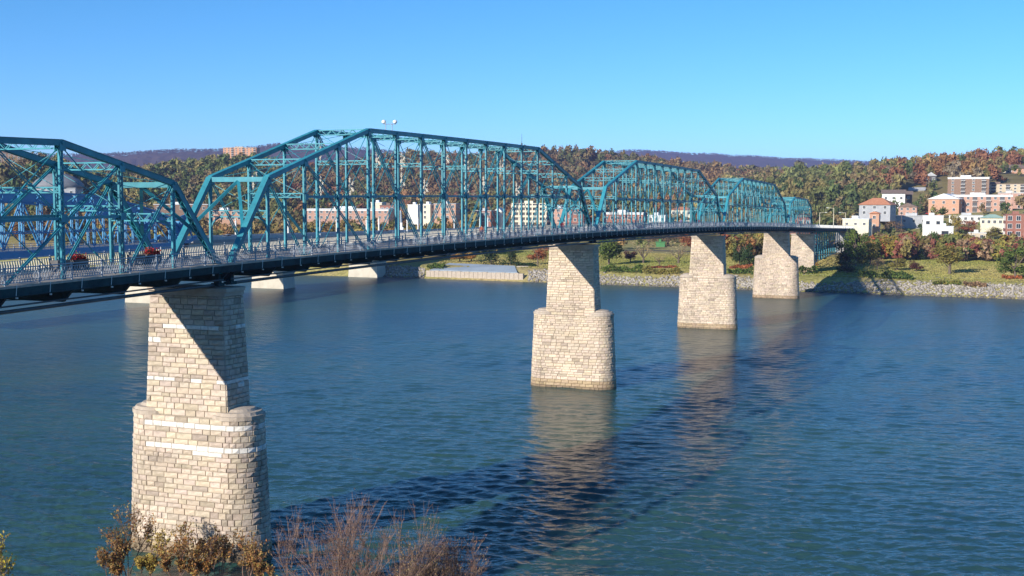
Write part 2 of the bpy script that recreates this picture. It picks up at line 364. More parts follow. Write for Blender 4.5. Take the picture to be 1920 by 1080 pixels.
# paths on the park lawn, sheets draped on the ground
def ribbon(name, pts, width, mat, lift):
    vs = []; fs = []
    dense = []
    for (x0, y0), (x1, y1) in zip(pts[:-1], pts[1:]):
        k = max(2, int(math.hypot(x1-x0, y1-y0)/3))
        for j in range(k): dense.append((x0+(x1-x0)*j/k, y0+(y1-y0)*j/k))
    dense.append(pts[-1])
    for j, (x, y) in enumerate(dense):
        xa, ya = dense[max(0, j-1)]; xb, yb = dense[min(len(dense)-1, j+1)]
        t = np.array([xb-xa, yb-ya]); t = t/np.linalg.norm(t); nn = np.array([-t[1], t[0]])
        for sgn in (-.5, 0, .5):
            p = np.array([x, y])+nn*sgn*width; vs.append((p[0], p[1], hz(p[0], p[1])+lift))
    for j in range(len(dense)-1):
        for c in (0, 1):
            a = j*3+c; fs.append((a, a+1, a+4, a+3))
    o = link(name, mesh_np(name, np.array(vs), fs, mat)); tag(o, kind='structure')
def inland(x, d): return (x, 442.0-0.5*x+d/0.894)
ribbon('path', [inland(x, 17+2*math.sin(x*.05)) for x in range(95, 215, 8)], 2.2, M['pathway'], .06)
ribbon('path', [inland(x, 23+3*math.sin(x*.04)) for x in range(0, 96, 8)], 2.2, M['pathway'], .06)
ribbon('road', [inland(x, 128+.05*x) for x in range(-60, 260, 10)], 8, M['asphalt'], .08)
ribbon('road', [(150, 640), (190, 690), (225, 720), (290, 735)], 7, M['asphalt'], .12)

# boat ramp plaza by the river
pl = empty('riverside_plaza', (-18, 459, 0), 'blue-grey paved riverside plaza with tan stone edge wall beside the lawn', 'plaza')
def rel(p, o=pl): return Vector(p)-o.location
b = MB(); P = [inland(-32, 3), inland(2, 3), inland(1, 11), inland(-25, 17)]
vs = [rel((x, y, 3.2 if k < 2 else 5.25)) for k, (x, y) in enumerate(P)]; lo = [v-Vector((0, 0, 3.5)) for v in vs]
b.add(vs+lo, [(0, 1, 2, 3), (0, 4, 5, 1), (1, 5, 6, 2), (2, 6, 7, 3), (3, 7, 4, 0)]); b.build('paved_slope', M['paving'], pl)
b = MB()
for k in range(22):
    x = -33+k*1.7; p = inland(x, 1.6); q = inland(x+1.6, 1.6)
    b.bar(rel((p[0], p[1], 1.4)), rel((q[0], q[1], 1.4)), 1.2, 3.3+random.uniform(-.2, .2))
b.build('stone_wall', M['cap'], pl)
b = MB()
for k in range(7):
    p = inland(3+.4*0, 3+k*1.6); b.box(rel((p[0]+1, p[1], 1.2+k*.6)), 4.5, 1.6, .6, 0.0)
b.build('stair', M['pathway'], pl)

# ------------------------------------------------------------------ haze (air between here and the mountains)
b = MB(); b.box((0, 4400, 175), 17000, 9400, 370)
hm = bpy.data.materials.new('haze'); hm.use_nodes = True; hn = hm.node_tree.nodes; hn.clear()
ho = hn.new('ShaderNodeOutputMaterial'); pv = hn.new('ShaderNodeVolumePrincipled'); pv.inputs['Color'].default_value = (.42, .50, 1.0, 1); pv.inputs['Density'].default_value = 8.5e-5
pv.inputs['Anisotropy'].default_value = 0.0
hm.node_tree.links.new(pv.outputs[0], ho.inputs['Volume'])
o = b.build('haze', hm); tag(o, kind='stuff')

# ------------------------------------------------------------------ stone piers
def outline(zrel, kind, hw, ht, whole=False):
    """segments of a course: (length, f(u)->(n,s), outward(u))"""
    segs = []
    if kind == 'rect':
        c = [(-hw, -ht), (hw, -ht), (hw, ht), (-hw, ht)]
        for k in range(4):
            p, q = np.array(c[k]), np.array(c[(k+1) % 4]); L = np.linalg.norm(q-p); t = (q-p)/L; nn = np.array([t[1], -t[0]])
            segs.append((L, lambda u, p=p, t=t: p+t*u, lambda u, nn=nn: nn, 'front' if k == 0 else ('east' if k == 1 else 'back')))
    else:
        r = ht; fl = hw-r
        P = 4*fl+2*math.pi*r
        def f(u):
            u = u % P
            if u < 2*fl: return np.array([-fl+u, -r])
            u -= 2*fl
            if u < math.pi*r: return np.array([fl+r*math.sin(u/r), -r*math.cos(u/r)])
            u -= math.pi*r
            if u < 2*fl: return np.array([fl-u, r])
            u -= 2*fl; return np.array([-fl-r*math.sin(u/r), r*math.cos(u/r)])
        def g(u):
            u = u % P
            if u < 2*fl: return np.array([0, -1.])
            u -= 2*fl
            if u < math.pi*r: return np.array([math.sin(u/r), -math.cos(u/r)])
            u -= math.pi*r
            if u < 2*fl: return np.array([0, 1.])
            u -= 2*fl; return np.array([-math.sin(u/r), math.cos(u/r)])
        if whole: return [(P, f, g, ('stad', fl, r))]
        segs.append((2*fl, lambda u: np.array([-fl+u, -r]), lambda u: np.array([0, -1.]), 'front'))
        segs.append((math.pi*r, lambda u: np.array([fl+r*math.sin(u/r), -r*math.cos(u/r)]), lambda u: np.array([math.sin(u/r), -math.cos(u/r)]), 'east'))
        segs.append((2*fl, lambda u: np.array([fl-u, r]), lambda u: np.array([0, 1.]), 'back'))
        segs.append((math.pi*r, lambda u: np.array([-fl-r*math.sin(u/r), r*math.cos(u/r)]), lambda u: np.array([-math.sin(u/r), math.cos(u/r)]), 'west'))
    return segs
STONE_F = [(0, 1, 5, 4), (1, 2, 6, 5), (2, 3, 7, 6), (3, 0, 4, 7), (4, 5, 8), (5, 6, 8), (6, 7, 8), (7, 4, 8)]
def stone_pier(s0, zbot, ztop, zmid, label, nparts, white=(), ctr=-.15, slim=0.0, tint=(1, 1, 1), grp='stone bridge piers'):
    e = empty('stone_pier', W(s0, ctr, max(zbot, 0)), label, 'bridge pier', grp)
    base = np.array(e.location)
    stones = []
    def geom(z):
        if z < zmid-.35: return 'stad', np.interp(z, [zbot, zmid], [7.1-slim, 6.55-slim]), np.interp(z, [zbot, zmid], [2.35, 2.05])
        return 'rect', np.interp(z, [zmid, ztop], [4.05, 3.6]), np.interp(z, [zmid, ztop], [1.65, 1.4])
    if zmid < zbot:
        def geom(z): return 'rect', np.interp(z, [zbot, ztop], [4.2, 3.7]), 1.6
    # mortar core
    b = MB()
    def ring(z, kind, hw, ht, sh):
        return [W(s0+p[1], ctr+p[0], z) for p in ([f(u) - out(u)*sh for L, f, out, _ in outline(0, kind, hw, ht) for u in np.linspace(0, L, 7)[:-1]])]
    def shaft(z0, z1):
        k0, a0, t0 = geom(z0+.01); k1, a1, t1 = geom(z1-.36 if k0 == 'stad' else z1); r0 = ring(z0, k0, a0, t0, .03); r1 = ring(z1, k0, a1, t1, .03); n = len(r0)
        b.add(r0+r1, [(k, (k+1) % n, n+(k+1) % n, n+k) for k in range(n)]+[tuple(range(n, 2*n)), tuple(reversed(range(n)))])
    if zmid > zbot:
        shaft(zbot-2.0, zmid-.36); shaft(zmid-.345, ztop-.02)
    else: shaft(zbot-2.0, ztop-.02)
    b.build('mortar_core', M['mortar'], e, off=base)
    z = zbot-.8; course = 0
    while z < ztop-.45:
        h = random.choice((.34, .38, .42, .46, .52)); 
        if zmid > zbot and z < zmid-.35 and z+h > zmid-.2: h = zmid-.35-z+.001
        if h < .2: z = zmid-.35; h = .5
        if z+h > ztop-.4: h = ztop-.4-z
        if h < .12: break
        kind, hw, ht = geom(z+h*.5)
        wz = max([math.exp(-((z+h/2-w0)/.30)**2)*w1 for w0, w1 in white] or [0])
        for L, f, out, side in outline(z, kind, hw, ht, True):
            u_off = random.uniform(0, 3) if isinstance(side, tuple) else 0.0
            u = 0.0; first = True
            while u < L-1e-3:
                l = random.uniform(.7, 1.6) if side in ('front', 'back') else random.uniform(.6, 1.0)
                if isinstance(side, tuple):
                    uu = (u+u_off) % L; fl_, r_ = side[1:]
                    l = random.uniform(.7, 1.6) if uu < 2*fl_-.8 or 2*fl_+math.pi*r_ < uu < 4*fl_+math.pi*r_-.8 else random.uniform(.55, .85)
                if first and course % 2: l *= .6
                first = False
                if L-(u+l) < .35: l = L-u
                p, q = f(u+u_off+.007), f(u+u_off+l-.007); nn = out(u+u_off+l/2)
                d = .035+random.uniform(0, .045); ins = .03
                t = (q-p)/max(np.linalg.norm(q-p), 1e-6)
                zb, zt = z+.007, z+h-.007
                pin, qin = p-nn*.06, q-nn*.06; po, qo = p+t*ins+nn*d, q-t*ins+nn*d
                c9 = (po+qo)/2+nn*random.uniform(-.01, .09)+t*random.uniform(-.15, .15)*l
                vs = [W(s0+a[1], ctr+a[0], zz) for a, zz in ((pin, zb), (qin, zb), (qin, zt), (pin, zt), (po, zb+ins), (qo, zb+ins), (qo, zt-ins), (po, zt-ins), (c9, (zb+zt)/2+random.uniform(-.06, .06)))]
                g = random.gauss(1, .055); base_c = np.array((.51, .435, .345))*g*(1+.22*mnoise.noise(Vector((s0+p[0]*.35, p[1]*.5+z*.05, z*.22)))-.10*max(0, mnoise.noise(Vector((p[0]*1.1+s0, p[1], z*.08)))))*np.array(tint)
                base_c = base_c*np.array((1, 1+random.uniform(-.04, .01), 1+random.uniform(-.05, .05)))
                if random.random() < .10: base_c = base_c*random.uniform(.68, .85)
                # rain streaks and mud at the waterline are dirt on the stone
                if z > ztop-3.2: base_c = base_c*(1-.22*max(0, mnoise.noise(Vector((p[0]*1.6, p[1]*1.6, s0)))+.25)*(z-ztop+3.2)/3.2)
                if z < zbot+1.2: base_c = base_c*np.array((.72, .66, .56))*(.62 if z < zbot+.35 else 1)
                if wz > .25 and mnoise.noise(Vector((p[0]*.33+s0, z*.9, 4+p[1]*.33)))*.9+.25+random.uniform(-.25, .25) > 1-wz: base_c = np.array((.74, .71, .66))*random.uniform(.9, 1.05)
                ctrp = np.array(vs[8]); view = np.array([0, 0, CAM_H])-ctrp; dist = np.linalg.norm(view)
                nw = np.array([*(A2*nn[1]+N2*nn[0]), 0]); face = max(0, nw.dot(view)/dist)*l*h/dist**2 if z+h > zbot+.1 else 0
                stones.append((face, vs, tuple(np.clip(base_c, 0, .85)))); u += l
        z += h; course += 1
    stones.sort(key=lambda t: -t[0])
    for f_, vs, c in stones[:nparts]:
        m_ = MB(); m_.add(vs, STONE_F, c); m_.build('stone', M['stone'], e, off=base, colors=True)
    m_ = MB()
    for f_, vs, c in stones[nparts:]: m_.add(vs, STONE_F, c)
    m_.build('stone_courses', M['stone'], e, off=base, colors=True, kind='stuff')
    # coping and nose caps
    _, hw, ht = geom(ztop); k = MB()
    for zz, ov, hh_ in ((ztop-.38, .22, .36), (ztop-.02, .42, .30)):
        r0 = ring(zz, 'rect', hw, ht, -ov); r1 = ring(zz+hh_, 'rect', hw, ht, -ov); n = len(r0)
        k.add(r0+r1, [(i, (i+1) % n, n+(i+1) % n, n+i) for i in range(n)]+[tuple(range(n, 2*n)), tuple(reversed(range(n)))])
    k.build('coping', M['cap'], e, off=base)
    if zmid > zbot:
        _, hw, r = geom(zmid-.4)
        for sg in (-1, 1):
            k = MB(); c = W(s0, ctr+sg*(hw-r), zmid-.36)
            k.lathe(c, [(r+.08, 0), (r+.14, .03), (r+.14, .36), (r+.0, .38), (r-.15, .62), (r-.5, .66), (r-.7, .86), (.35, 1.0)], 22)
            k.build('nose_cap', M['cap'], e, off=base)
    return e
stone_pier(S1, -.2, 22.15, 12.0, 'nearest stone pier, streaked with white courses, orange saplings at its foot', 300, ctr=.22, slim=.48, white=((19.2, .85), (17.9, .6), (14.6, 1.1), (14.1, .6), (11.0, .9), (9.3, 1.1), (8.9, .7)))
stone_pier(S2, -.2, 22.5, 11.9, 'second stone pier, plain pale courses, standing in open water mid-river', 300, tint=(1.06, 1.04, 1.0))
stone_pier(S3, -.2, 21.45, 12.2, 'third stone pier in the river, between the mid-river pier and the one by the bank', 0, tint=(1.08, 1.06, 1.03))
stone_pier(S4, -.2, 20.05, 12.7, 'stained stone pier rising from the water just off the far bank', 0, tint=(1.05, 1.02, 1.0))
stone_pier(S5, 5.0, 18.3, 0.0, 'slim stone pier standing on the grassy far bank beside orange shrub', 0, tint=(1.08, 1.07, 1.05))

# ------------------------------------------------------------------ truss bridge
TW, OV = 2.995, .85
def laced(b, p, q, w, d, across, pitch=.55, lace=True, nsides=2):
    """two channels, w apart along 'across', tied with zigzag lacing"""
    p, q = Vector(p), Vector(q); ax = (q-p); L = ax.length; t = ax/L
    u = (across-t*across.dot(t)).normalized(); v = t.cross(u)
    for sg in (-.5, .5):
        b.bar(p+u*(sg*w), q+u*(sg*w), d, .10, u)
    if lace:
        k = max(2, int(L/pitch))
        for sd in ((-.5, .5) if nsides == 2 else (.5,)):
            for i in range(k):
                s_ = 1 if i % 2 else -1
                b.bar(p+t*(L*i/k)+u*(s_*w*.5)+v*(sd*d*.92), p+t*(L*(i+1)/k)-u*(s_*w*.5)+v*(sd*d*.92), .055, .025, v)
def truss_span(s0, L, n, nf, hip, flat, label, det):
    g = .5; s1 = s0+g; Lp = (L-2*g)/n
    e = empty('truss_span', W(s0, 0, zd(s0)), label, 'bridge span', 'teal truss spans of the bridge'); off = np.array(e.location)
    up = Vector((0, 0, 1)); NV = Vector((N2[0], N2[1], 0)); AV = Vector((A2[0], A2[1], 0))
    S = lambda i: s1+Lp*i
    def hh(i): i = min(i, n-i); return hip+(flat-hip)*min(1.0, (i-1)/(nf-1))
    T = lambda i, sd: W(S(i), sd*TW, zd(S(i))+hh(i))
    Bt = lambda i, sd: W(S(i), sd*TW, zd(S(i))-.55)
    mh = 5.35*flat/11.975
    Mi = lambda i, sd: W(S(i), sd*TW, zd(S(i))+mh)
    pit = {0: .5, 1: .8, 2: 1.2}[det]
    def B_(name, b, mat='teal'): return b.build(name, M[mat], e, off=off)
    for sd in (-1, 1):
        for i in range(1, n-1):           # top chord, one length per panel
            b = MB(); p, q = T(i, sd), T(i+1, sd); b.bar(p, q, .42, .40); tt = (q-p).normalized(); b.bar(p+tt*.02+up*.215, q-tt*.02+up*.215, .50, .03)
            B_('top_chord', b)
        for i, j in ((1, 0), (n-1, n)):
            b = MB(); p, q = T(i, sd), Bt(j, sd)
            for k_ in (-.21, .21): b.bar(p+NV*k_, q+NV*k_, .08, .42, up)
            t_ = (q-p).normalized(); uu = (up-t_*up.dot(t_)).normalized()
            b.bar(p+uu*.22, q+uu*.22, .56, .03, up)       # cover plate on the outer side
            K = max(4, int((q-p).length/.5))
            for k_ in range(K):
                s_ = 1 if k_ % 2 else -1
                b.bar(p+t_*((q-p).length*k_/K)+NV*(.2*s_)-uu*.21, p+t_*((q-p).length*(k_+1)/K)-NV*(.2*s_)-uu*.21, .06, .03, uu)
            b.bar(q-up*.3, q+up*.5, .62, .9, AV)
            B_('end_post', b)
        for i in range(1, n):             # vertical posts
            b = MB(); laced(b, T(i, sd)-up*.2, Bt(i, sd), .32 if i % 2 == 0 else .25, .17, NV if det == 9 else AV, pit)
            B_('vertical_post', b)
            b = MB(); c = T(i, sd); b.tube(c-NV*.33, c+NV*.33, .12, n=8)
            if det < 2: B_('pin', b)
        for i in range(0, n):             # bottom chord eyebars
            b = MB()
            for k_ in (-.12, .12): b.bar(Bt(i, sd)+NV*k_, Bt(i+1, sd)+NV*k_, .05, .2)
            B_('bottom_chord', b)
        half = n//2
        def eyes(name, p, q, w=.05, h=.13, gap=.10):
            b = MB()
            for k_ in (-gap, gap): b.bar(p+NV*k_, q+NV*k_, w, h, up)
            B_(name, b)
        def rod(p, q, r=.035, k_=0.0):
            b = MB(); b.tube(p+NV*k_, q+NV*k_, r, n=5); m_ = p.lerp(q, .55)+NV*k_; b.tube(m_-(q-p).normalized()*.25, m_+(q-p).normalized()*.25, .075, n=6)
            B_('tie_rod', b)
        for mir in (0, 1):
            X = (lambda i: i) if not mir else (lambda i: n-i)
            eyes('diagonal_brace', T(X(1), sd), Bt(X(2), sd))
            k_ = 2
            while k_ <= half-2:
                eyes('diagonal_brace', T(X(k_), sd), Bt(X(k_+2), sd)); k_ += 2
            if half % 2: eyes('diagonal_brace', T(X(half-1), sd), Bt(X(half+0), sd))
        for i in range(2, n-2):
            rod(T(i, sd)-up*.2, Mi(i+1, sd), .045, .05); rod(T(i+1, sd)-up*.2, Mi(i, sd), .045, -.05)
            if i % 2 and i != n//2: rod(Mi(i, sd), Bt(i-1 if i < half else i+1, sd), .045)
        for i in range(2, n-2):
            b = MB(); b.bar(Mi(i, sd), Mi(i+1, sd), .24, .2); B_('mid_strut', b)
        if det < 2:
            for i in range(1, n):          # gusset plates at the joints
                for P_, w_ in ((T(i, sd)-up*.3, .5), (Bt(i, sd)+up*.25, .5)) + (((Mi(i, sd), .52),) if 2 <= i <= n-2 else ()):
                    b = MB(); b.box(P_+NV*(sd*.24), .03, w_*1.15, w_, -TH); b.box(P_-NV*(sd*.24), .03, w_*1.15, w_, -TH); B_('gusset_plate', b)
    # cross frames
    for i in range(1, n):
        b = MB(); p, q = T(i, -1)-up*.12, T(i, 1)-up*.12
        if i in (1, n-1): b.bar(p, q, .42, .42)
        else: laced(b, p, q, .5 if 1 else .3, .22, up, max(pit, .55))
        B_('top_strut', b)
        hs_ = hh(i)
        if i in (1, n-1):
            j = 0 if i == 1 else n; mid = (T(i, -1)+T(i, 1))*.5-up*.2
            for sd in (-1, 1):
                b = MB(); b.bar(mid, T(i, sd).lerp(Bt(j, sd), .62), .26, .26); B_('portal_brace', b)
            b = MB(); za = zd(S(i))+3.9
            laced(b, W(S(i), -TW, za), W(S(i), TW, za), .55, .22, up, .5); B_('portal_strut', b)
            for sd in (-1, 1):
                b = MB(); pts = [W(S(i), sd*(TW-1.25*(1-math.cos(a_))), za-.3-1.25*(1-math.sin(a_))) for a_ in np.linspace(0, math.pi/2, 6)]
                for u_, v_ in zip(pts[:-1], pts[1:]): b.bar(u_, v_, .14, .14)
                B_('curved_bracket', b)
            for sd in (-1, 1):
                b = MB(); b.tube(T(i, sd)-up*.4, W(S(i), -sd*TW, za), .03, n=4); B_('sway_rod', b)
        elif i % 2 == 0 or n < 14:
            za = max(mh, hs_-3.2)
            b = MB(); laced(b, W(S(i), -TW, zd(S(i))+za), W(S(i), TW, zd(S(i))+za), .35, .18, up, max(pit, .6)); B_('sway_strut', b)
            for sd in (-1, 1):
                b = MB(); b.tube(T(i, sd)-up*.4, W(S(i), -sd*TW, zd(S(i))+za), .028, n=4); B_('sway_rod', b)
        if i < n-1:
            for sd in (-1, 1):
                b = MB(); b.tube(T(i, sd)-up*.05, T(i+1, -sd)-up*.05, .03, n=4); B_('lateral_rod', b)
    # deck
    E_ = TW+OV
    nsub = n
    b = MB()
    for i in range(n):
        a0 = s0 if i == 0 else S(i); a1 = s0+L if i == n-1 else S(i+1)
        vs = [W(a, nn_, zd(a)+dz) for a in (a0, a1) for nn_, dz in ((-E_, 0), (E_, 0), (E_, -.16), (-E_, -.16))]
        b.add(vs, [(0, 1, 5, 4), (1, 2, 6, 5), (2, 3, 7, 6), (3, 0, 4, 7)]+([(0, 3, 2, 1)] if i == 0 else [])+([(4, 5, 6, 7)] if i == n-1 else []))
    B_('deck', b, 'deck')
    for sd in (-1, 1):
        b = MB()
        for i in range(n):
            a0 = s0 if i == 0 else S(i); a1 = s0+L if i == n-1 else S(i+1)
            b.bar(W(a0, sd*(E_-.1), zd(a0)-.42), W(a1, sd*(E_-.1), zd(a1)-.42), .16, .52)
            b.bar(W(a0, sd*(E_-.02), zd(a0)-.68), W(a1, sd*(E_-.02), zd(a1)-.68), .34, .05)
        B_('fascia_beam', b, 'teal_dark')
        for off_n in (.9, 2.1):
            b = MB()
            for i in range(n):
                a0 = s0 if i == 0 else S(i); a1 = s0+L if i == n-1 else S(i+1)
                b.bar(W(a0, sd*off_n, zd(a0)-.5), W(a1, sd*off_n, zd(a1)-.5), .22, .66)
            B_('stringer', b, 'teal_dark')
    for i in range(n+1):
        s_ = S(i); b = MB(); z = zd(s_)
        vs = []
        for ds in (-.12, .12):
            for nn_, zz in ((-E_+.05, -.2), (E_-.05, -.2), (E_-.05, -.75), (TW, -1.55), (-TW, -1.55), (-E_+.05, -.75)): vs.append(W(s_+ds, nn_, z+zz))
        b.add(vs, [(0, 1, 2, 3, 4, 5), (11, 10, 9, 8, 7, 6)]+[(k, (k+1) % 6+0, (k+1) % 6+6, k+6)[::-1] for k in range(6)])
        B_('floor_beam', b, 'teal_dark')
        if i < n:
            for sd in (-1, 1):
                b = MB(); b.tube(W(S(i), sd*TW, z-1.3), W(S(i+1), -sd*TW, zd(S(i+1))-1.3), .035, n=4); B_('bottom_lateral', b, 'teal_dark')
    b = MB()
    for i in range(n):
        for k_, (nn_, dz) in enumerate(((2.9, -1.75), (3.3, -1.35))):
            b.tube(W(S(i), nn_, zd(S(i))+dz), W(S(i+1), nn_, zd(S(i+1))+dz), .13 if k_ == 0 else .06, n=8)
    B_('utility_pipe', b, 'pipe')
    for i in (0, n):
        for sd in (-1, 1):
            b = MB(); z = zd(S(i)); s_ = S(i)+(.35 if i == 0 else -.35)
            b.box(W(s_, sd*TW, z-1.72), .75, .8, .24, -TH); b.box(W(s_, sd*TW, z-1.2), .5, .4, .8, -TH); B_('bearing', b, 'teal_dark')
    # railings, posts as sub-parts
    for sd in (-1, 1):
        nr = sd*(E_-.12); b = MB()
        for i in range(n):
            for dz, w_, h_ in ((1.12, .09, .07), (.16, .05, .05), (.95, .04, .04)):
                b.bar(W(S(i), nr, zd(S(i))+dz), W(S(i+1), nr, zd(S(i+1))+dz), w_, h_)
        rl = B_('railing', b, 'rail'); ro = off+np.array(rl.location)
        for i in range(2*n+1):
            s_ = s1+Lp*i/2; b = MB(); b.box(W(s_, nr, zd(s_)+.45), .09, .09, 1.5, -TH)
            b.build('rail_post', M['rail'], rl, off=ro)
        b = MB(); cnt = int(L/(.24 if det == 0 else .24 if det == 1 else .4))
        for k_ in range(cnt):
            s_ = s0+L*k_/cnt; z = zd(s_)
            if sd < 0:
                p0, p1, p2 = W(s_, nr, z+.16), W(s_+.0, nr+.05, z+.6), W(s_+.0, nr-.03, z+.98)
                b.bar(p0, p1, .08, .08, AV); b.bar(p1, p2, .08, .08, AV)
            else:
                dd = .32 if det == 0 else .5
                b.bar(W(s_, nr, z+.17), W(s_+dd, nr, z+.94), .03, .03, NV); b.bar(W(s_+dd, nr, z+.17), W(s_, nr, z+.94), .03, .03, NV)
        b.build('balusters', M['picket' if sd < 0 else 'rail'], rl, off=ro, kind='stuff')
    for i in range(n*2):                   # small white light brackets on the downstream fascia
        s_ = s1+Lp*(i+.25)/2
        b = MB(); b.bar(W(s_, E_+.03, zd(s_)-.75), W(s_+.1, E_+.03, zd(s_)+.05), .035, .035, NV); b.box(W(s_, E_+.1, zd(s_)-.8), .12, .12, .09, -TH)
        if det < 2: B_('light_bracket', b, 'white')
    return e
truss_span(S1-60.3, 60.3, 10, 3, 6.54, 9.28, 'nearest truss span, cut off by the left edge of the photo', 0)
truss_span(S1, LB, 16, 4, 7.042, 11.975, 'tallest-looking long truss span with snowflakes, between the two nearest stone piers', 0)
truss_span(S2, LC, 16, 4, 7.042, 11.975, 'long truss span from the mid-river pier to the third pier', 1)
truss_span(S3, LD, 16, 4, 7.042, 11.975, 'long truss span reaching from the third pier to the pier off the far bank', 1)
truss_span(S4, LE, 12, 3, 7.11, 9.30, 'short low truss span farthest away, last before the approach viaduct', 2)

# approach viaduct on the far bank
def viaduct():
    s0, L = S5, 128.0; n = 16
    e = empty('approach_viaduct', W(s0, 0, 6), 'far approach viaduct on lattice teal trestle legs above the bank', 'viaduct'); off = np.array(e.location)
    E_ = TW+OV; Lp = L/n; AV = Vector((A2[0], A2[1], 0)); NV = Vector((N2[0], N2[1], 0))
    b = MB()
    for i in range(n):
        a0, a1 = s0+Lp*i, s0+Lp*(i+1)
        vs = [W(a, nn_, zd(a)+dz) for a in (a0, a1) for nn_, dz in ((-E_, 0), (E_, 0), (E_, -.2), (-E_, -.2))]
        b.add(vs, [(0, 1, 5, 4), (1, 2, 6, 5), (2, 3, 7, 6), (3, 0, 4, 7)]+([(0, 3, 2, 1)] if i == 0 else [])+([(4, 5, 6, 7)] if i == n-1 else []))
    b.build('deck', M['deck'], e, off=off)
    for sd in (-1, 1):
        b = MB()
        for i in range(n): b.bar(W(s0+Lp*i, sd*(E_-.1), zd(s0+Lp*i)-.75), W(s0+Lp*(i+1), sd*(E_-.1), zd(s0+Lp*(i+1))-.75), .18, 1.05)
        b.build('fascia_beam', M['teal_dark'], e, off=off)
        b = MB()
        for i in range(n): 
            for dz in (1.1, .6, .16): b.bar(W(s0+Lp*i, sd*(E_-.1), zd(s0+Lp*i)+dz), W(s0+Lp*(i+1), sd*(E_-.1), zd(s0+Lp*(i+1))+dz), .07, .07)
        rl = b.build('railing', M['white'], e, off=off)
        b = MB()
        for k_ in range(int(L/.6)): b.bar(W(s0+.6*k_, sd*(E_-.1), zd(s0+.6*k_)), W(s0+.6*k_, sd*(E_-.1), zd(s0+.6*k_)+1.1), .06, .06, AV)
        b.build('balusters', M['white'], rl, off=off+np.array(rl.location), kind='stuff')
        # deep lattice side: top and bottom lines, posts and crossed laces
        Kp = 12
        bot = lambda s_: max(hz(*W(s_, sd*2.6, 0)[:2])-.4, zd(s_)-1.3-np.interp(s_-s0, [0, 70, L], [11.5, 8.5, 4.0]))
        for k_ in range(Kp+1):
            s_ = s0+2+(L-48)*k_/Kp; b = MB(); laced(b, W(s_, sd*2.6, zd(s_)-1.25), W(s_, sd*2.6, bot(s_)), .34, .34, AV, .9, lace=False); b.build('trestle_leg', M['teal'], e, off=off)
            if k_ < Kp:
                s2 = s_+(L-48)/Kp; H_ = zd(s_)-1.25-bot(s_); nt = max(1, int(H_/3.2))
                for j in range(nt):
                    za, zb_ = zd(s_)-1.25-H_*j/nt, zd(s_)-1.25-H_*(j+1)/nt
                    b = MB(); b.bar(W(s_, sd*2.6, za), W(s2, sd*2.6, zb_), .12, .12, NV); b.bar(W(s_, sd*2.6, zb_), W(s2, sd*2.6, zb_), .2, .22)
                    b.build('lattice_brace', M['teal'], e, off=off)
    for k_ in range(9):
        s_ = s0+3+10.2*k_; b = MB(); H_ = 5
        b.bar(W(s_, -2.6, zd(s_)-1.5), W(s_, 2.6, zd(s_)-1.5), .25, .4); b.bar(W(s_, -2.6, zd(s_)-1.5), W(s_, 2.6, zd(s_)-1.5-H_), .12, .12); b.bar(W(s_+.15, 2.6, zd(s_)-1.5), W(s_+.15, -2.6, zd(s_)-1.5-H_), .12, .12)
        b.build('cross_brace', M['teal'], e, off=off)
    b = MB(); c = W(s0+L+2, 0, 0); b.box((c.x, c.y, hz(c.x, c.y)+(zd(s0+L)-hz(c.x, c.y))/2-1), 9, 8, zd(s0+L)-hz(c.x, c.y)-.4, -TH); b.build('abutment', M['concrete_dark'], e, off=off)
viaduct()

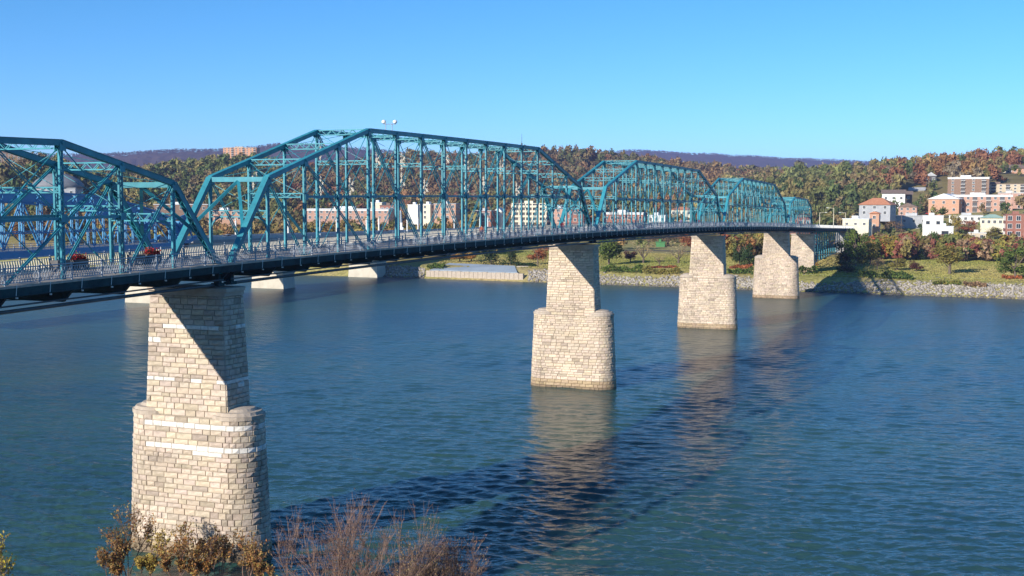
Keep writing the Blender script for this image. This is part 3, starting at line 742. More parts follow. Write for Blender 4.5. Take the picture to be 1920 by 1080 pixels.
# ------------------------------------------------------------------ old arch road bridge behind (cream piers) and its blue bascule leaf
MO = np.array([-106.0, 348.0]); MT = .385; MA = np.array([math.sin(MT), math.cos(MT)]); MN = np.array([math.cos(MT), -math.sin(MT)])
def Q(s, n, z): q = MO+MA*s+MN*n; return Vector((q[0], q[1], z))
def zr(s): return 17.9-.0083*s*.93
def arch_bridge():
    e = empty('arch_road_bridge', Q(0, 0, 0), 'cream concrete road bridge with low arches crossing behind the teal bridge', 'bridge'); off = np.array(e.location)
    for s_ in (0, 64, 130):
        b = MB(); 
        vs = [Q(s_+ds*f, nn_*f2, z) for z, f, f2 in ((-3, 1.12, 1.06), (4.8, 1.0, 1.0), (5.4, 1.14, 1.04), (6.1, 1.14, 1.04), (6.1, .8, .92), (zr(s_)-1.2, .72, .9)) for ds, nn_ in ((-3.4, -6.2), (-3.4, 6.2), (3.4, 6.2), (3.4, -6.2))]
        fs = [(k*4+j, k*4+(j+1) % 4, k*4+4+(j+1) % 4, k*4+4+j) for k in range(5) for j in range(4)]+[(20, 21, 22, 23)]
        b.add(vs, fs); b.build('pier', M['concrete'], e, off=off)
    spans = [(8, 64), (64, 130), (130, 196)]
    for s0, s1 in spans:
        b = MB(); K = 18
        a0 = s0+2.6 if s0 else s0; a1 = s1-2.6
        for sd in (-1, 1):
            ring = []
            for k in range(K+1):
                u = k/K; s_ = a0+(a1-a0)*u; zi = 6.0+(zr(s_)-3.0-6.0)*math.sqrt(max(0, 1-(2*u-1)**2)); ring.append((s_, zi))
            vs = []
            for s_, zi in ring: vs += [Q(s_, sd*5.7, zi), Q(s_, sd*5.7, zr(s_)-.9), Q(s_, sd*5.1, zi), Q(s_, sd*5.1, zr(s_)-.9)]
            fs = []
            for k in range(K):
                i0, i1 = k*4, k*4+4
                fs += [(i0, i1, i1+1, i0+1), (i0+2, i0+3, i1+3, i1+2), (i0, i0+2, i1+2, i1), (i0+1, i1+1, i1+3, i0+3)]
            b.add(vs, fs)
        vs = []
        for s_, zi in ring: vs += [Q(s_, -5.1, zi+.02), Q(s_, 5.1, zi+.02)]
        b.add(vs, [(2*k, 2*k+1, 2*k+3, 2*k+2) for k in range(K)])
        b.build('arch', M['concrete'], e, off=off)
    b = MB()
    for k in range(16):
        s0, s1 = 12+32*k, 12+32*(k+1)
        b.bar(Q(s0, 0, zr(s0)-.45), Q(s1, 0, zr(s1)-.45), 12.6, .9)
    b.build('road_deck', M['concrete_dark'], e, off=off)
    for sd in (-1, 1):
        b = MB()
        for k in range(160):
            s0 = 12+3.2*k; b.bar(Q(s0, sd*6.1, zr(s0)+.5), Q(s0+3.1, sd*6.1, zr(s0+3.1)+.5), .3, 1.0)
        b.build('parapet', M['greyroof'], e, off=off)
    b = MB(); b.bar(Q(196, 0, 7.5), Q(235, 0, 7.5), 12.0, zr(200)-.9-0); 
    for s_ in (250, 290, 330, 370, 410, 450, 490): b.box(Q(s_, 0, (zr(s_)+5)/2-1), 9, 3, zr(s_)-3, -MT)
    b.build('abutment', M['concrete'], e, off=off)
arch_bridge()
def lamp_column():
    b = MB(); b.lathe((0, 0, 0), [(.42, 0), (.42, .9), (.30, 1.0), (.26, 5.0), (.34, 5.2), (.34, 5.5), (.12, 5.7)], 10); return b
lm = None; _cols = []
for sd in (-1, 1):
    for k, s_ in enumerate((20, 52, 84, 118, 152, 188, 226, 266, 310)):
        lab = ('white lamp column on the near parapet of the arch road bridge' if sd > 0 else 'white lamp column on the far parapet of the arch road bridge')
        o = empty('lamp_column', Q(s_, sd*6.55, zr(s_)-.05), lab, 'lamp post', 'white lamp columns along the %s parapet' % ('near' if sd > 0 else 'far'))
        if lm is None:
            sh = lamp_column().mesh('shaft', M['white']); g_ = MB(); g_.lathe((0, 0, 5.7), [(.05, 0), (.22, .1), (.3, .35), (.22, .6), (.05, .7)], 10); gl = g_.mesh('globe', M['cream']); lm = 1
        link('shaft', sh, o); link('globe', gl, o)
mon = empty('monument', Q(176, -9, zr(176)-1), 'pale stepped stone obelisk on the arch road bridge, taller than the lamp columns', 'monument')
b = MB(); b.box((0, 0, 1.5), 2.6, 2.6, 3); b.build('plinth', M['white'], mon)
b = MB(); b.box((0, 0, 4), 1.6, 1.6, 2); b.lathe((0, 0, 5), [(.75, 0), (.5, 4.5), (.05, 5.4)], 4); b.build('shaft', M['white'], mon)

def bascule():
    e = empty('bascule_span', Q(-40, 0, 17), 'blue riveted bascule truss span of the road bridge, behind the near truss', 'bridge span'); off = np.array(e.location)
    sA, sB, Kn = -112, 7, 19
    st = (sB-sA)/Kn; ztop = lambda s_: float(np.interp(s_, [-112, -55, -25, -8, 2, 7], [32.2, 32.2, 30.6, 27.4, 24.4, 21.0]))
    AV = Vector((MA[0], MA[1], 0))
    for sd in (-1, 1):
        n0 = sd*6.6
        for k in range(Kn):
            s0, s1 = sA+st*k, sA+st*(k+1)
            b = MB(); b.bar(Q(s0, n0, ztop(s0)), Q(s1, n0, ztop(s1)), .7, .55); b.bar(Q(s0, n0, ztop(s0)-2.6), Q(s1, n0, ztop(s1)-2.6), .7, .4)
            b.bar(Q(s0+.05, n0, ztop(s0)-1.3), Q(s1-1.6, n0, ztop(s1-1.6)-1.3), .12, 2.3)
            b.bar(Q(s1-1.6, n0, ztop(s1)-2.3), Q(s1-.1, n0, ztop(s1)-.4), .4, .3); b.bar(Q(s1-1.6, n0+.01, ztop(s1)-.4), Q(s1-.1, n0+.01, ztop(s1)-2.3), .3, .25)
            b.build('top_chord', M['blue'], e, off=off)
            b = MB(); zr0 = 17.6; laced(b, Q(s0, n0, ztop(s0)-2.6), Q(s0, n0, zr0), .7, .35, AV, 1.2); b.build('vertical_post', M['blue'], e, off=off)
            b = MB()
            hi_, lo_ = (s0, s1) if k % 2 else (s1, s0)
            b.bar(Q(hi_, n0, ztop(hi_)-2.6), Q(lo_, n0, zr0), .3, .3); b.build('diagonal_brace', M['blue'], e, off=off)
            if ztop(s1) > 26:
                b = MB(); b.bar(Q(s0, n0, 25.2), Q(s1, n0, 25.2), .3, .35); b.bar(Q(s0, n0, 21.6), Q(s1, n0, 21.6), .25, .3); b.build('mid_strut', M['blue'], e, off=off)
        b = MB(); pts = [(8-9*math.sin(a), 17.5+9*(1-math.cos(a))) for a in np.linspace(-.6, 1.3, 10)]
        for (s0, z0), (s1, z1) in zip(pts[:-1], pts[1:]): b.bar(Q(s0, n0, z0), Q(s1, n0, z1), .9, .8)
        for a in np.linspace(-.4, 1.2, 5): b.bar(Q(8, n0, 25.5), Q(8-9*math.sin(a), n0, 17.5+9*(1-math.cos(a))), .4, .4)
        b.box(Q(6, n0, 20.5), 3.2, 1.2, 6.5, -MT); b.build('rocker', M['blue'], e, off=off)
        b = MB(); b.bar(Q(sA, n0, 16.2), Q(sB, n0, 16.6), .6, 1.8); b.build('floor_girder', M['blue'], e, off=off)
    b = MB(); b.bar(Q(sA, 0, 16.4), Q(sB, 0, 16.8), 12.4, 1.0); b.build('road_deck', M['concrete_dark'], e, off=off)
    for k in range(0, Kn, 1):
        s0 = sA+st*k; b = MB(); b.bar(Q(s0, -6.6, ztop(s0)-.5), Q(s0, 6.6, ztop(s0)-.5), .35, .4); b.build('top_strut', M['blue'], e, off=off)
    for sd in (-1, 1):
        b = MB()
        for k in range(84): s0 = sA+2*k; b.bar(Q(s0, sd*6.1, 17.3), Q(s0, sd*6.1, 18.4), .1, .1, AV)
        b.bar(Q(sA, sd*6.1, 18.4), Q(sB, sd*6.1, 18.4), .12, .12); b.build('railing', M['rail'], e, off=off)
bascule()

# ------------------------------------------------------------------ trees: crown of small leaf faces on lobes, tapered trunk with limbs
def crown_np(r, kind, n, leaf, cols, lobes=9):
    """unit crown: radius .5, height 1 above z=0 (crown only)"""
    C = []; R = []
    for k in range(lobes):
        if kind == 'cone':
            z = r.uniform(.05, .9); a = r.uniform(0, 6.28); rr = .36*(1-z)*r.uniform(.5, 1); C.append((math.cos(a)*rr, math.sin(a)*rr, z)); R.append(.10+.17*(1-z))
        elif kind == 'vase':
            z = r.uniform(.3, .85); a = r.uniform(0, 6.28); rr = (.12+.28*z)*r.uniform(.4, 1); C.append((math.cos(a)*rr, math.sin(a)*rr, z)); R.append(r.uniform(.13, .2))
        elif kind == 'pine':
            z = r.uniform(.1, .85); a = r.uniform(0, 6.28); rr = (.40-.28*z)*r.uniform(.3, 1); C.append((math.cos(a)*rr, math.sin(a)*rr, z)); R.append(r.uniform(.10, .19))
        else:
            z = r.uniform(.2, .8); a = r.uniform(0, 6.28); rr = .33*math.sqrt(max(.05, 1-((z-.45)/.55)**2))*r.uniform(.3, 1); C.append((math.cos(a)*rr, math.sin(a)*rr, z)); R.append(r.uniform(.15, .24))
    C = np.array(C); R = np.array(R)
    idx = r.integers(0, len(C), n); d = r.normal(size=(n, 3)); d /= np.linalg.norm(d, axis=1, keepdims=True)
    P = C[idx]+d*(R[idx]*r.uniform(.55, 1.08, n))[:, None]
    nn = d+r.normal(size=(n, 3))*.55; nn /= np.linalg.norm(nn, axis=1, keepdims=True)
    t = np.cross(nn, r.normal(size=(n, 3))); t /= np.linalg.norm(t, axis=1, keepdims=True); b = np.cross(nn, t)
    s = leaf*r.uniform(.6, 1.3, n)[:, None]
    V = np.stack([P-t*s-b*s*.6, P+t*s-b*s*.5, P+t*s*.7+b*s*.7, P-t*s*.6+b*s*.8], 1)
    cols = np.array(cols); lobc = cols[r.integers(0, len(cols), len(C))]
    c = .6*lobc[idx]+.4*cols[r.integers(0, len(cols), n)]
    c = c*r.uniform(.75, 1.25, n)[:, None]
    return V, c
def crown_mesh(name, seed, kind, n, leaf, cols, lobes=10, z0=.22, mat='leaf'):
    r = np.random.default_rng(seed); V, c = crown_np(r, kind, n, leaf, cols, lobes)
    V[..., 2] = z0+V[..., 2]*(1-z0)
    F = np.arange(n*4).reshape(n, 4)
    return mesh_np(name, V.reshape(-1, 3), F, M[mat], np.repeat(c, 4, axis=0))
def trunk_mesh(seed, vase=False, limbs=6, th=.028):
    r = random.Random(seed); b = MB()
    top = .42 if vase else .62
    b.tube((0, 0, -.03), (r.uniform(-.01, .01), 0, top*.6), th*1.3, th*.85, 7); b.tube((0, 0, top*.58), (r.uniform(-.03, .03), r.uniform(-.03, .03), top+.2), th*.8, th*.25, 6)
    for k in range(limbs):
        a = 2*math.pi*k/limbs+r.uniform(-.4, .4); z0 = (.14 if vase else .26)+r.uniform(0, .25); rr = r.uniform(.2, .36)
        p = Vector((0, 0, z0)); q = Vector((math.cos(a)*rr*.5, math.sin(a)*rr*.5, z0+r.uniform(.15, .25))); e_ = Vector((math.cos(a)*rr, math.sin(a)*rr, z0+r.uniform(.3, .5)))
        b.tube(p, q, th*.55, th*.38, 5); b.tube(q, e_, th*.38, th*.12, 5)
    return b.mesh('trunk', M['bark'])
GOLD = [(0.435, 0.319, 0.058), (0.348, 0.275, 0.058), (0.290, 0.261, 0.065)]; RUST = [(0.377, 0.123, 0.051), (0.435, 0.174, 0.065), (0.290, 0.102, 0.051)]; RED = [(0.348, 0.065, 0.043), (0.261, 0.051, 0.043), (0.406, 0.116, 0.058)]
GREEN = [(0.102, 0.160, 0.036), (0.145, 0.189, 0.043), (0.080, 0.123, 0.029)]; DARK = [(0.037, 0.075, 0.027), (0.056, 0.094, 0.031), (0.044, 0.069, 0.025)]; OLIVE = [(0.246, 0.217, 0.058), (0.290, 0.232, 0.065), (0.189, 0.189, 0.051)]
BROWN = [(0.290, 0.189, 0.109), (0.232, 0.160, 0.094), (0.348, 0.217, 0.116)]; ORANGE = [(0.500, 0.246, 0.058), (0.500, 0.319, 0.072), (0.435, 0.189, 0.058)]; PLUM = [(0.138, 0.056, 0.044), (0.175, 0.075, 0.056), (0.100, 0.050, 0.037)]; PALE = [(0.500, 0.377, 0.203), (0.435, 0.319, 0.174), (0.500, 0.435, 0.246)]
KINDS = {'olive_spread': ('vase', 1900, .022, OLIVE, 16, .2), 'gold': ('round', 1700, .026, GOLD, 12, .2), 'maple_red': ('round', 1500, .026, RED, 11, .2), 'rust': ('round', 1500, .026, RUST, 11, .2), 'green': ('round', 1900, .027, GREEN, 13, .14),
         'dark': ('round', 1900, .027, DARK, 13, .06), 'fir': ('cone', 1600, .026, DARK, 22, .05), 'pine': ('pine', 1500, .026, GREEN, 16, .15), 'brown': ('round', 900, .02, BROWN, 12, .22), 'plum': ('round', 1500, .03, PLUM, 10, .22),
         'pale': ('vase', 560, .017, PALE, 14, .2), 'orange': ('round', 1300, .028, ORANGE, 10, .12), 'olive': ('round', 1700, .026, OLIVE, 12, .18)}
_tm = {}
def tree(kind, pos, h, w, label, cat='tree', group=None, name=None):
    if kind not in _tm:
        k = KINDS[kind]; _tm[kind] = [(crown_mesh('crown', 31*j+len(kind)*7, k[0], k[1], k[2], k[3], k[4], k[5]), trunk_mesh(j*5+len(kind), k[0] == 'vase')) for j in range(3)]
    cm, tm = random.choice(_tm[kind])
    e = empty(name or {'fir': 'fir_tree', 'pine': 'pine_tree'}.get(kind, 'broadleaf_tree'), pos, label, cat, group, random.uniform(0, 6.28)); e.scale = (w, w, h)
    link('crown', cm, e); link('trunk', tm, e)
    return e
# ray from the eye to the ground, to find where a thing seen at a pixel stands
def ray_ground(px, py):
    u, v = px-960, py-540; c, s_ = math.cos(ROLL), math.sin(ROLL); u, v = u*c+v*s_, -u*s_+v*c
    dx, dy, dz = u/2230.24, 1.0, -v/2230.24; c, s_ = math.cos(PITCH), math.sin(PITCH); dy, dz = c*dy+s_*dz, -s_*dy+c*dz
    Y = 330.0
    while Y < 2500:
        t = Y/dy
        if hz(dx*t, Y) > CAM_H+dz*t: return Vector((dx*t, Y, hz(dx*t, Y)))
        Y += 1.5
    return None
def at(px, py): 
    p = ray_ground(px, py)
    return p if p is not None else ground_at(px, 600)
SC = 2230.24
def T(kind, px, base, top, wpx, label, **kw):
    p = at(px, base); s_ = p.y/SC
    h = CAM_H+(380-top)*s_-p.z+.4
    tree(kind, p-Vector((0, 0, .25)), max(h, 2.0), wpx*s_*1.32, label, **kw)
# park and riverbank trees, right of the bridge
T('olive_spread', 1780, 514, 458, 68, 'wide vase-shaped olive tree standing alone on the lawn with a long shadow')
T('pine', 1903, 524, 462, 62, 'bushy green pine on the lawn by the right edge')
T('gold', 1672, 486, 437, 42, 'round yellow-green tree at the back of the lawn, left of the crimson maples')
T('gold', 1632, 496, 450, 34, 'orange-yellow tree beside the dark shadow of the viaduct')
T('brown', 1645, 506, 480, 24, 'small bare brown tree at the lawn edge near viaduct shadow', group='small bare park trees')
T('olive', 1682, 507, 483, 38, 'low wide brown-green tree above the rock bank hedge')
T('plum', 1718, 509, 489, 25, 'little dark plum tree alone on the lawn, short shadow')
T('green', 1744, 478, 428, 30, 'green tree directly below the white two-block building')
T('rust', 1720, 474, 444, 34, 'rust-red tree behind lawn, between yellow tree and green tree')
T('maple_red', 1770, 468, 436, 36, 'red maple right of the white two-block building')
T('maple_red', 1810, 466, 433, 30, 'brightest crimson maple behind the vase-shaped olive tree')
T('rust', 1815, 442, 412, 34, 'rust tree above the crimson maple, beside the parking lot')
T('gold', 1792, 436, 398, 20, 'slim golden cone-like tree in front of the parked cars')
T('olive', 1858, 450, 424, 34, 'olive tree left of the brick building, behind low tan house')
T('green', 1878, 436, 408, 26, 'fresh green tree beside the brick building')
T('gold', 1898, 452, 428, 32, 'yellowing tree in front of the brick building')
T('maple_red', 1908, 468, 448, 30, 'red shrub-like maple at right edge below brick building')
T('brown', 1842, 486, 444, 42, 'bare greyish-pink tree behind the lawn, beside white birch')
T('pale', 1860, 487, 460, 16, 'thin white-stemmed birch at the back of the lawn')
T('fir', 1725, 488, 468, 24, 'dark little evergreen behind lawn, left of wide olive tree')
T('olive', 1660, 432, 396, 40, 'large yellow-green tree in front of the long pale roof')
T('brown', 1672, 448, 412, 42, 'bare brown tree under the large yellow-green tree')
T('brown', 1640, 452, 432, 44, 'wide bare russet tree behind the end of the viaduct')
T('green', 1604, 500, 426, 46, 'dark green tree against the end of the viaduct')
T('dark', 1584, 496, 448, 36, 'dark tree in shade hiding the end of the trestle')
T('rust', 1602, 492, 466, 26, 'pinkish-red small tree in the shadow under the viaduct')
T('olive', 1616, 500, 476, 22, 'small olive tree standing in the viaduct shadow')
T('dark', 1588, 512, 486, 34, 'dark bushy tree in deep shade beneath the trestle')
T('orange', 1526, 502, 484, 18, 'glowing orange bush against the slim bank pier', cat='bush', name='autumn_bush')
# between and behind the piers
T('fir', 921, 497, 466, 44, 'broad dark evergreen left of the narrower evergreen by the lawn')
T('fir', 957, 497, 462, 30, 'narrow dark evergreen right of the broad evergreen')
T('rust', 1008, 497, 460, 38, 'rust-brown round tree just left of the mid-river pier')
T('green', 1142, 497, 440, 48, 'tall full green tree just right of the mid-river pier')
T('plum', 1182, 492, 470, 25, 'round dark red tree alone on the lawn between two piers')
T('pale', 1206, 494, 446, 46, 'pale nearly leafless tree beside the round dark red tree')
T('pale', 1272, 494, 452, 50, 'pale golden sparse tree left of the third pier')
T('pale', 1236, 496, 476, 26, 'small pale sparse tree on the lawn, between two taller pale trees')
T('brown', 1252, 462, 436, 60, 'bare brown tree beyond the lawn, under the bridge deck')
T('brown', 1216, 462, 436, 40, 'bare brown tree beside low green hut')
T('rust', 1296, 470, 440, 44, 'reddish tree beyond the lawn by the third pier')
T('dark', 1386, 498, 458, 26, 'dark evergreen left one between third and fourth piers')
T('fir', 1404, 500, 454, 32, 'dark conical evergreen touching the fourth pier')
T('olive', 1378, 470, 434, 40, 'olive-brown tree behind the dark evergreens between piers')
T('green', 1412, 476, 440, 30, 'green tree behind conical evergreen beside fourth pier')
T('gold', 1482, 486, 446, 22, 'gold tree glimpsed between the fourth pier and bank pier')
T('orange', 862, 492, 476, 34, 'orange-brown low tree above the riverside plaza')
T('orange', 884, 491, 474, 30, 'orange tree right of the low one above plaza')
# hedges and shrubs along the top of the bank
def hedge(px0, px1, py, hpx, cols, label, seed):
    p, q = at(px0, py), at(px1, py); L = (q-p).length; s_ = p.y/SC; h = hpx*s_
    e = empty('hedge', (p+q)*.5, label, 'hedge', None, math.atan2(q.y-p.y, q.x-p.x))
    r = np.random.default_rng(seed); n = int(L*70)
    x = r.uniform(-L/2, L/2, n); top = h*(.75+.3*np.sin(x*.9+seed)*np.sin(x*.37)); a = r.uniform(0, math.pi, n); w = 1.3
    P = np.stack([x, np.cos(a)*w*r.uniform(.6, 1.05, n), np.abs(np.sin(a))**.6*top*r.uniform(.6, 1.05, n)], 1)
    nn = r.normal(size=(n, 3)); nn /= np.linalg.norm(nn, axis=1, keepdims=True); t = np.cross(nn, r.normal(size=(n, 3))); t /= np.linalg.norm(t, axis=1, keepdims=True); bb = np.cross(nn, t); sz = r.uniform(.12, .26, n)[:, None]
    V = np.stack([P-t*sz-bb*sz, P+t*sz-bb*sz, P+t*sz+bb*sz, P-t*sz+bb*sz], 1).reshape(-1, 3)
    for k in range(len(V)): pass
    c = np.array(cols)[r.integers(0, len(cols), n)]*r.uniform(.7, 1.3, n)[:, None]
    link('foliage', mesh_np('foliage', V, np.arange(n*4).reshape(n, 4), M['leaf'], np.repeat(c, 4, axis=0)), e)
hedge(968, 1006, 500, 8, DARK, 'clipped dark green hedge beside the rust-brown tree', 1)
hedge(1128, 1206, 512, 16, GREEN, 'long bright green hedge right of the mid-river pier', 2)
hedge(1206, 1275, 514, 13, OLIVE, 'olive-green hedge continuing to the third pier', 3)
hedge(1364, 1412, 514, 13, GREEN+DARK, 'green hedge between third and fourth piers', 4)
hedge(1368, 1410, 504, 9, RUST, 'rusty brown hedge above the green one between piers', 5)
hedge(1497, 1532, 514, 16, GREEN+DARK, 'dark green hedge at the foot of the bank pier', 6)
hedge(1652, 1712, 524, 17, GREEN+DARK, 'dense dark hedge on top of the rock bank near viaduct shadow', 7)
hedge(1610, 1646, 520, 15, GREEN, 'bright green bushes beside the viaduct shadow', 8)
hedge(1806, 1850, 540, 12, BROWN, 'dry brown brush on the rock bank', 9)
hedge(802, 834, 507, 15, GREEN, 'bright green bush at the end of the plaza', 10)
hedge(1214, 1270, 503, 5, RUST+PLUM, 'low red flower bed on the lawn between piers', 11)
hedge(1750, 1800, 536, 7, OLIVE+GREEN, 'low green weeds along the top of rock bank', 12)
hedge(1880, 1915, 524, 8, RUST, 'reddish low shrubs under the green pine', 13)

# ------------------------------------------------------------------ woods on the hills and behind the road bridge (one mass)
B_PLACED = []
def woods(pts, name, tri_n, seed, sizes, palette, hmul=1.0):
    r = np.random.default_rng(seed); NT = 14; leaf = .14
    temps = []
    for k in range(NT):
        V, c = crown_np(np.random.default_rng(seed*50+k), 'round', tri_n, .115, [(1, 1, 1)], 7); temps.append((V[:, :3, :], c))
    Vs = []; Cs = []
    for (x, y), (w, h), col in zip(pts, sizes, palette):
        V, c = temps[r.integers(0, NT)]; a = r.uniform(0, 6.28); co, si = math.cos(a), math.sin(a)
        z = hz(x, y)
        X = (V[..., 0]*co-V[..., 1]*si)*w+x; Yv = (V[..., 0]*si+V[..., 1]*co)*w+y; Z = z+(.08+V[..., 2])*h
        Vs.append(np.stack([X, Yv, Z], -1)); Cs.append(c*np.array(col))
    Vs = np.concatenate(Vs).reshape(-1, 3); Cs = np.clip(np.concatenate(Cs), 0, .6)
    o = link(name, mesh_np(name, Vs, np.arange(len(Vs)).reshape(-1, 3), M['forest'], np.repeat(Cs, 3, axis=0))); tag(o, kind='stuff')
PAL = [(0.268, 0.145, 0.067), (0.289, 0.189, 0.078), (0.226, 0.167, 0.078), (0.196, 0.179, 0.067), (0.144, 0.167, 0.056), (0.093, 0.123, 0.045), (0.289, 0.245, 0.089), (0.247, 0.201, 0.134), (0.258, 0.123, 0.067)]
PAL_G = [(0.175, 0.189, 0.067), (0.226, 0.212, 0.078), (0.113, 0.145, 0.050), (0.268, 0.223, 0.089), (0.083, 0.117, 0.045), (0.237, 0.179, 0.089)]
PAL_O = [(0.247, 0.156, 0.078), (0.268, 0.179, 0.084), (0.206, 0.156, 0.084), (0.165, 0.156, 0.073), (0.237, 0.128, 0.067), (0.113, 0.128, 0.050), (0.247, 0.189, 0.084)]
# ------------------------------------------------------------------ town buildings
def wall_box(b, x0, x1, y0, y1, z0, z1): b.box(((x0+x1)/2, (y0+y1)/2, (z0+z1)/2), x1-x0, y1-y0, z1-z0)
_wm = {}
def window(parent, x, z, w, h, face, wd, dp, frame='white', y=None):
    """recess-framed window on the front ('f'), left or right side of a block"""
    key = (round(w, 1), round(h, 1), frame)
    if key not in _wm:
        f = MB(); t = .12
        f.box((0, -.05, h/2-t/2), w, .14, t); f.box((0, -.05, -h/2+t/2), w+.2, .2, t); f.box((-w/2+t/2, -.05, 0), t, .14, h-2*t-.01); f.box((w/2-t/2, -.05, 0), t, .14, h-2*t-.01); f.box((0, -.04, 0), .07, .1, h-2*t-.01)
        g = MB(); g.box((0, .0, 0), w-2*t-.02, .06, h-2*t-.02)
        _wm[key] = (f.mesh('window', M[frame]), g.mesh('pane', M['glass']))
    o = link('window', _wm[key][0], parent); p = link('pane', _wm[key][1], o)
    if face == 'f': o.location = (x, -.04 if y is None else y, z)
    elif face == 'r': o.location = (wd/2+.04, x, z); o.rotation_euler = (0, 0, math.pi/2)
    else: o.location = (-wd/2-.04, x, z); o.rotation_euler = (0, 0, -math.pi/2)
def building(name, label, px, Y, w, d, top_py, floors, cols, wall, roof, roofkind='flat', rot=-.35, cat='building', win=(1.5, 1.7), side=2, base=None, bal=0, roofh=None, frame='white', x_off=0, trim=None, group=None):
    p = ground_at(px, Y); z0 = min(hz(p.x+a*w*.5*math.cos(rot), Y+b_*d) for a in (-1, 1) for b_ in (0, 1))-.3
    if base is not None: z0 = CAM_H+(380-base)*Y/SC
    H = CAM_H+(380-top_py)*Y/SC-z0
    e = empty(name, (p.x, Y, z0), label, cat, group, rot)
    B_PLACED.append((p.x, Y+d/2, max(w, d)*.62+3))
    b = MB(); wall_box(b, -w/2, w/2, 0, d, -3, H); b.build('wall', M[wall], e)
    b = MB()
    if roofkind == 'flat':
        wall_box(b, -w/2-.25, w/2+.25, -.25, d+.25, H, H+.35); wall_box(b, -w*.2, w*.05, d*.4, d*.7, H+.35, H+1.6); b.build('roof', M[roof], e)
    else:
        rh = roofh or w*.22; o_ = .7
        if roofkind == 'gable_x':   # ridge along x
            vs = [(-w/2-o_, -o_, H), (w/2+o_, -o_, H), (w/2+o_, d+o_, H), (-w/2-o_, d+o_, H), (-w/2-o_, d/2, H+rh), (w/2+o_, d/2, H+rh)]
            b.add(vs, [(0, 1, 5, 4), (2, 3, 4, 5), (1, 2, 5), (3, 0, 4), (3, 2, 1, 0)])
        elif roofkind == 'gable_y':
            vs = [(-w/2-o_, -o_, H), (w/2+o_, -o_, H), (w/2+o_, d+o_, H), (-w/2-o_, d+o_, H), (0, -o_, H+rh), (0, d+o_, H+rh)]
            b.add(vs, [(0, 4, 5, 3), (1, 2, 5, 4), (0, 1, 4), (2, 3, 5), (3, 2, 1, 0)])
        elif roofkind == 'shed':
            vs = [(-w/2-o_, -o_, H), (w/2+o_, -o_, H), (w/2+o_, d+o_, H+rh), (-w/2-o_, d+o_, H+rh), (-w/2-o_, d+o_, H), (w/2+o_, d+o_, H)]
            b.add(vs, [(0, 1, 2, 3), (1, 5, 2), (0, 3, 4), (4, 3, 2, 5), (0, 4, 5, 1)])
        else:
            k = min(w, d)*.45; vs = [(-w/2-o_, -o_, H), (w/2+o_, -o_, H), (w/2+o_, d+o_, H), (-w/2-o_, d+o_, H), (-w/2+k, d/2, H+rh), (w/2-k, d/2, H+rh)]
            b.add(vs, [(0, 1, 5, 4), (1, 2, 5), (2, 3, 4, 5), (3, 0, 4), (3, 2, 1, 0)])
        b.build('roof', M[roof], e)
    if floors:
        fh = H/floors
        for f in range(floors):
            z = fh*(f+.55)
            if bal and f >= 0:
                pass
            for c in range(cols):
                x = -w/2+w*(c+.5)/cols
                if bal and c % bal == bal-1:
                    k = MB(); k.box((x, -.03, z-.1), min(2.6, w/cols*.7), .06, fh*.72); k.build('recess', M['darkwall'], e)  # flat dark panel, the shade of a balcony recess put into its colour
                    k = MB(); k.box((x, -.7, z-fh*.46), min(2.9, w/cols*.8), 1.4, .16); bl = k.build('balcony', M['white'], e)
                    k = MB(); k.box((x, -1.36, z-fh*.28), min(2.9, w/cols*.8), .06, .06)
                    for j in range(7): k.box((x-1.2+.4*j, -1.36, z-fh*.37), .06, .06, fh*.18)
                    r_ = k.build('rail', M['white'], bl, off=bl.location)
                else: window(e, x, z, win[0], min(win[1], fh*.62), 'f', w, d, frame)
            for s_ in ('l', 'r'):
                for c in range(side): window(e, d*(c+.5)/side, z, win[0], min(win[1], fh*.62), s_, w, d, frame)
    if trim:
        b = MB(); b.box((0, -.08, H-.5), w+.1, .2, .7); b.build('cornice', M[trim], e)
    return e
M['peachbrick'] = mat_brick('peach_brick', (.66, .32, .17), (.58, .27, .14), (.6, .42, .3))
M['hutgreen'] = mat_noise('dark_green_paint', (.04, .16, .05), (.06, .22, .08), 1, .7)
M['domegrey'] = mat_noise('dull_grey_canopy', (.13, .14, .16), (.20, .21, .23), .4, .7)
# right-hand town
building('apartment_block', 'stepped brick apartment block on the hillside, dark balconies, highest of the row', 1812, 800, 26, 12, 333, 5, 4, 'brownbrick', 'whiteroof', bal=2, rot=-.42, trim='white', base=366)
building('apartment_block', 'tan brick apartment wing stepping down right of the tallest hillside block', 1866, 804, 36, 12, 345, 4, 8, 'tanwall', 'brownroof', bal=2, rot=-.42, base=368)
building('apartment_block', 'long pale brick apartment row with white balconies and flat white roof', 1838, 690, 33, 13, 366, 3, 9, 'pinkbrick', 'whiteroof', bal=2, rot=-.40, trim='white', base=400)
building('apartment_block', 'pink brick block set behind the right end of the white-balcony row', 1892, 715, 14, 12, 362, 3, 3, 'pinkbrick', 'whiteroof', rot=-.4, base=393)
building('brick_hall', 'brick hall with big white metal roof, left of the white-balcony row', 1767, 690, 17, 26, 373, 2, 3, 'orangebrick', 'whiteroof', 'gable_y', rot=-.55, roofh=3.2, base=400)
building('house', 'house with terracotta roof and grey upper storey behind yellow tree', 1638, 620, 16, 12, 384, 2, 3, 'greywall', 'orangeroof', 'hip', rot=-.55, roofh=3.6, base=404)
building('house', 'tan house with brown roof on the slope above the terracotta roof', 1673, 760, 14, 10, 363, 2, 3, 'white', 'brownroof', 'gable_x', rot=-.3, roofh=2.6)
building('house', 'dark brown house beside bare trees, right of the tan house', 1694, 770, 9, 9, 365, 2, 2, 'brownbrick', 'brownroof', 'gable_x', rot=-.3, roofh=2.4)
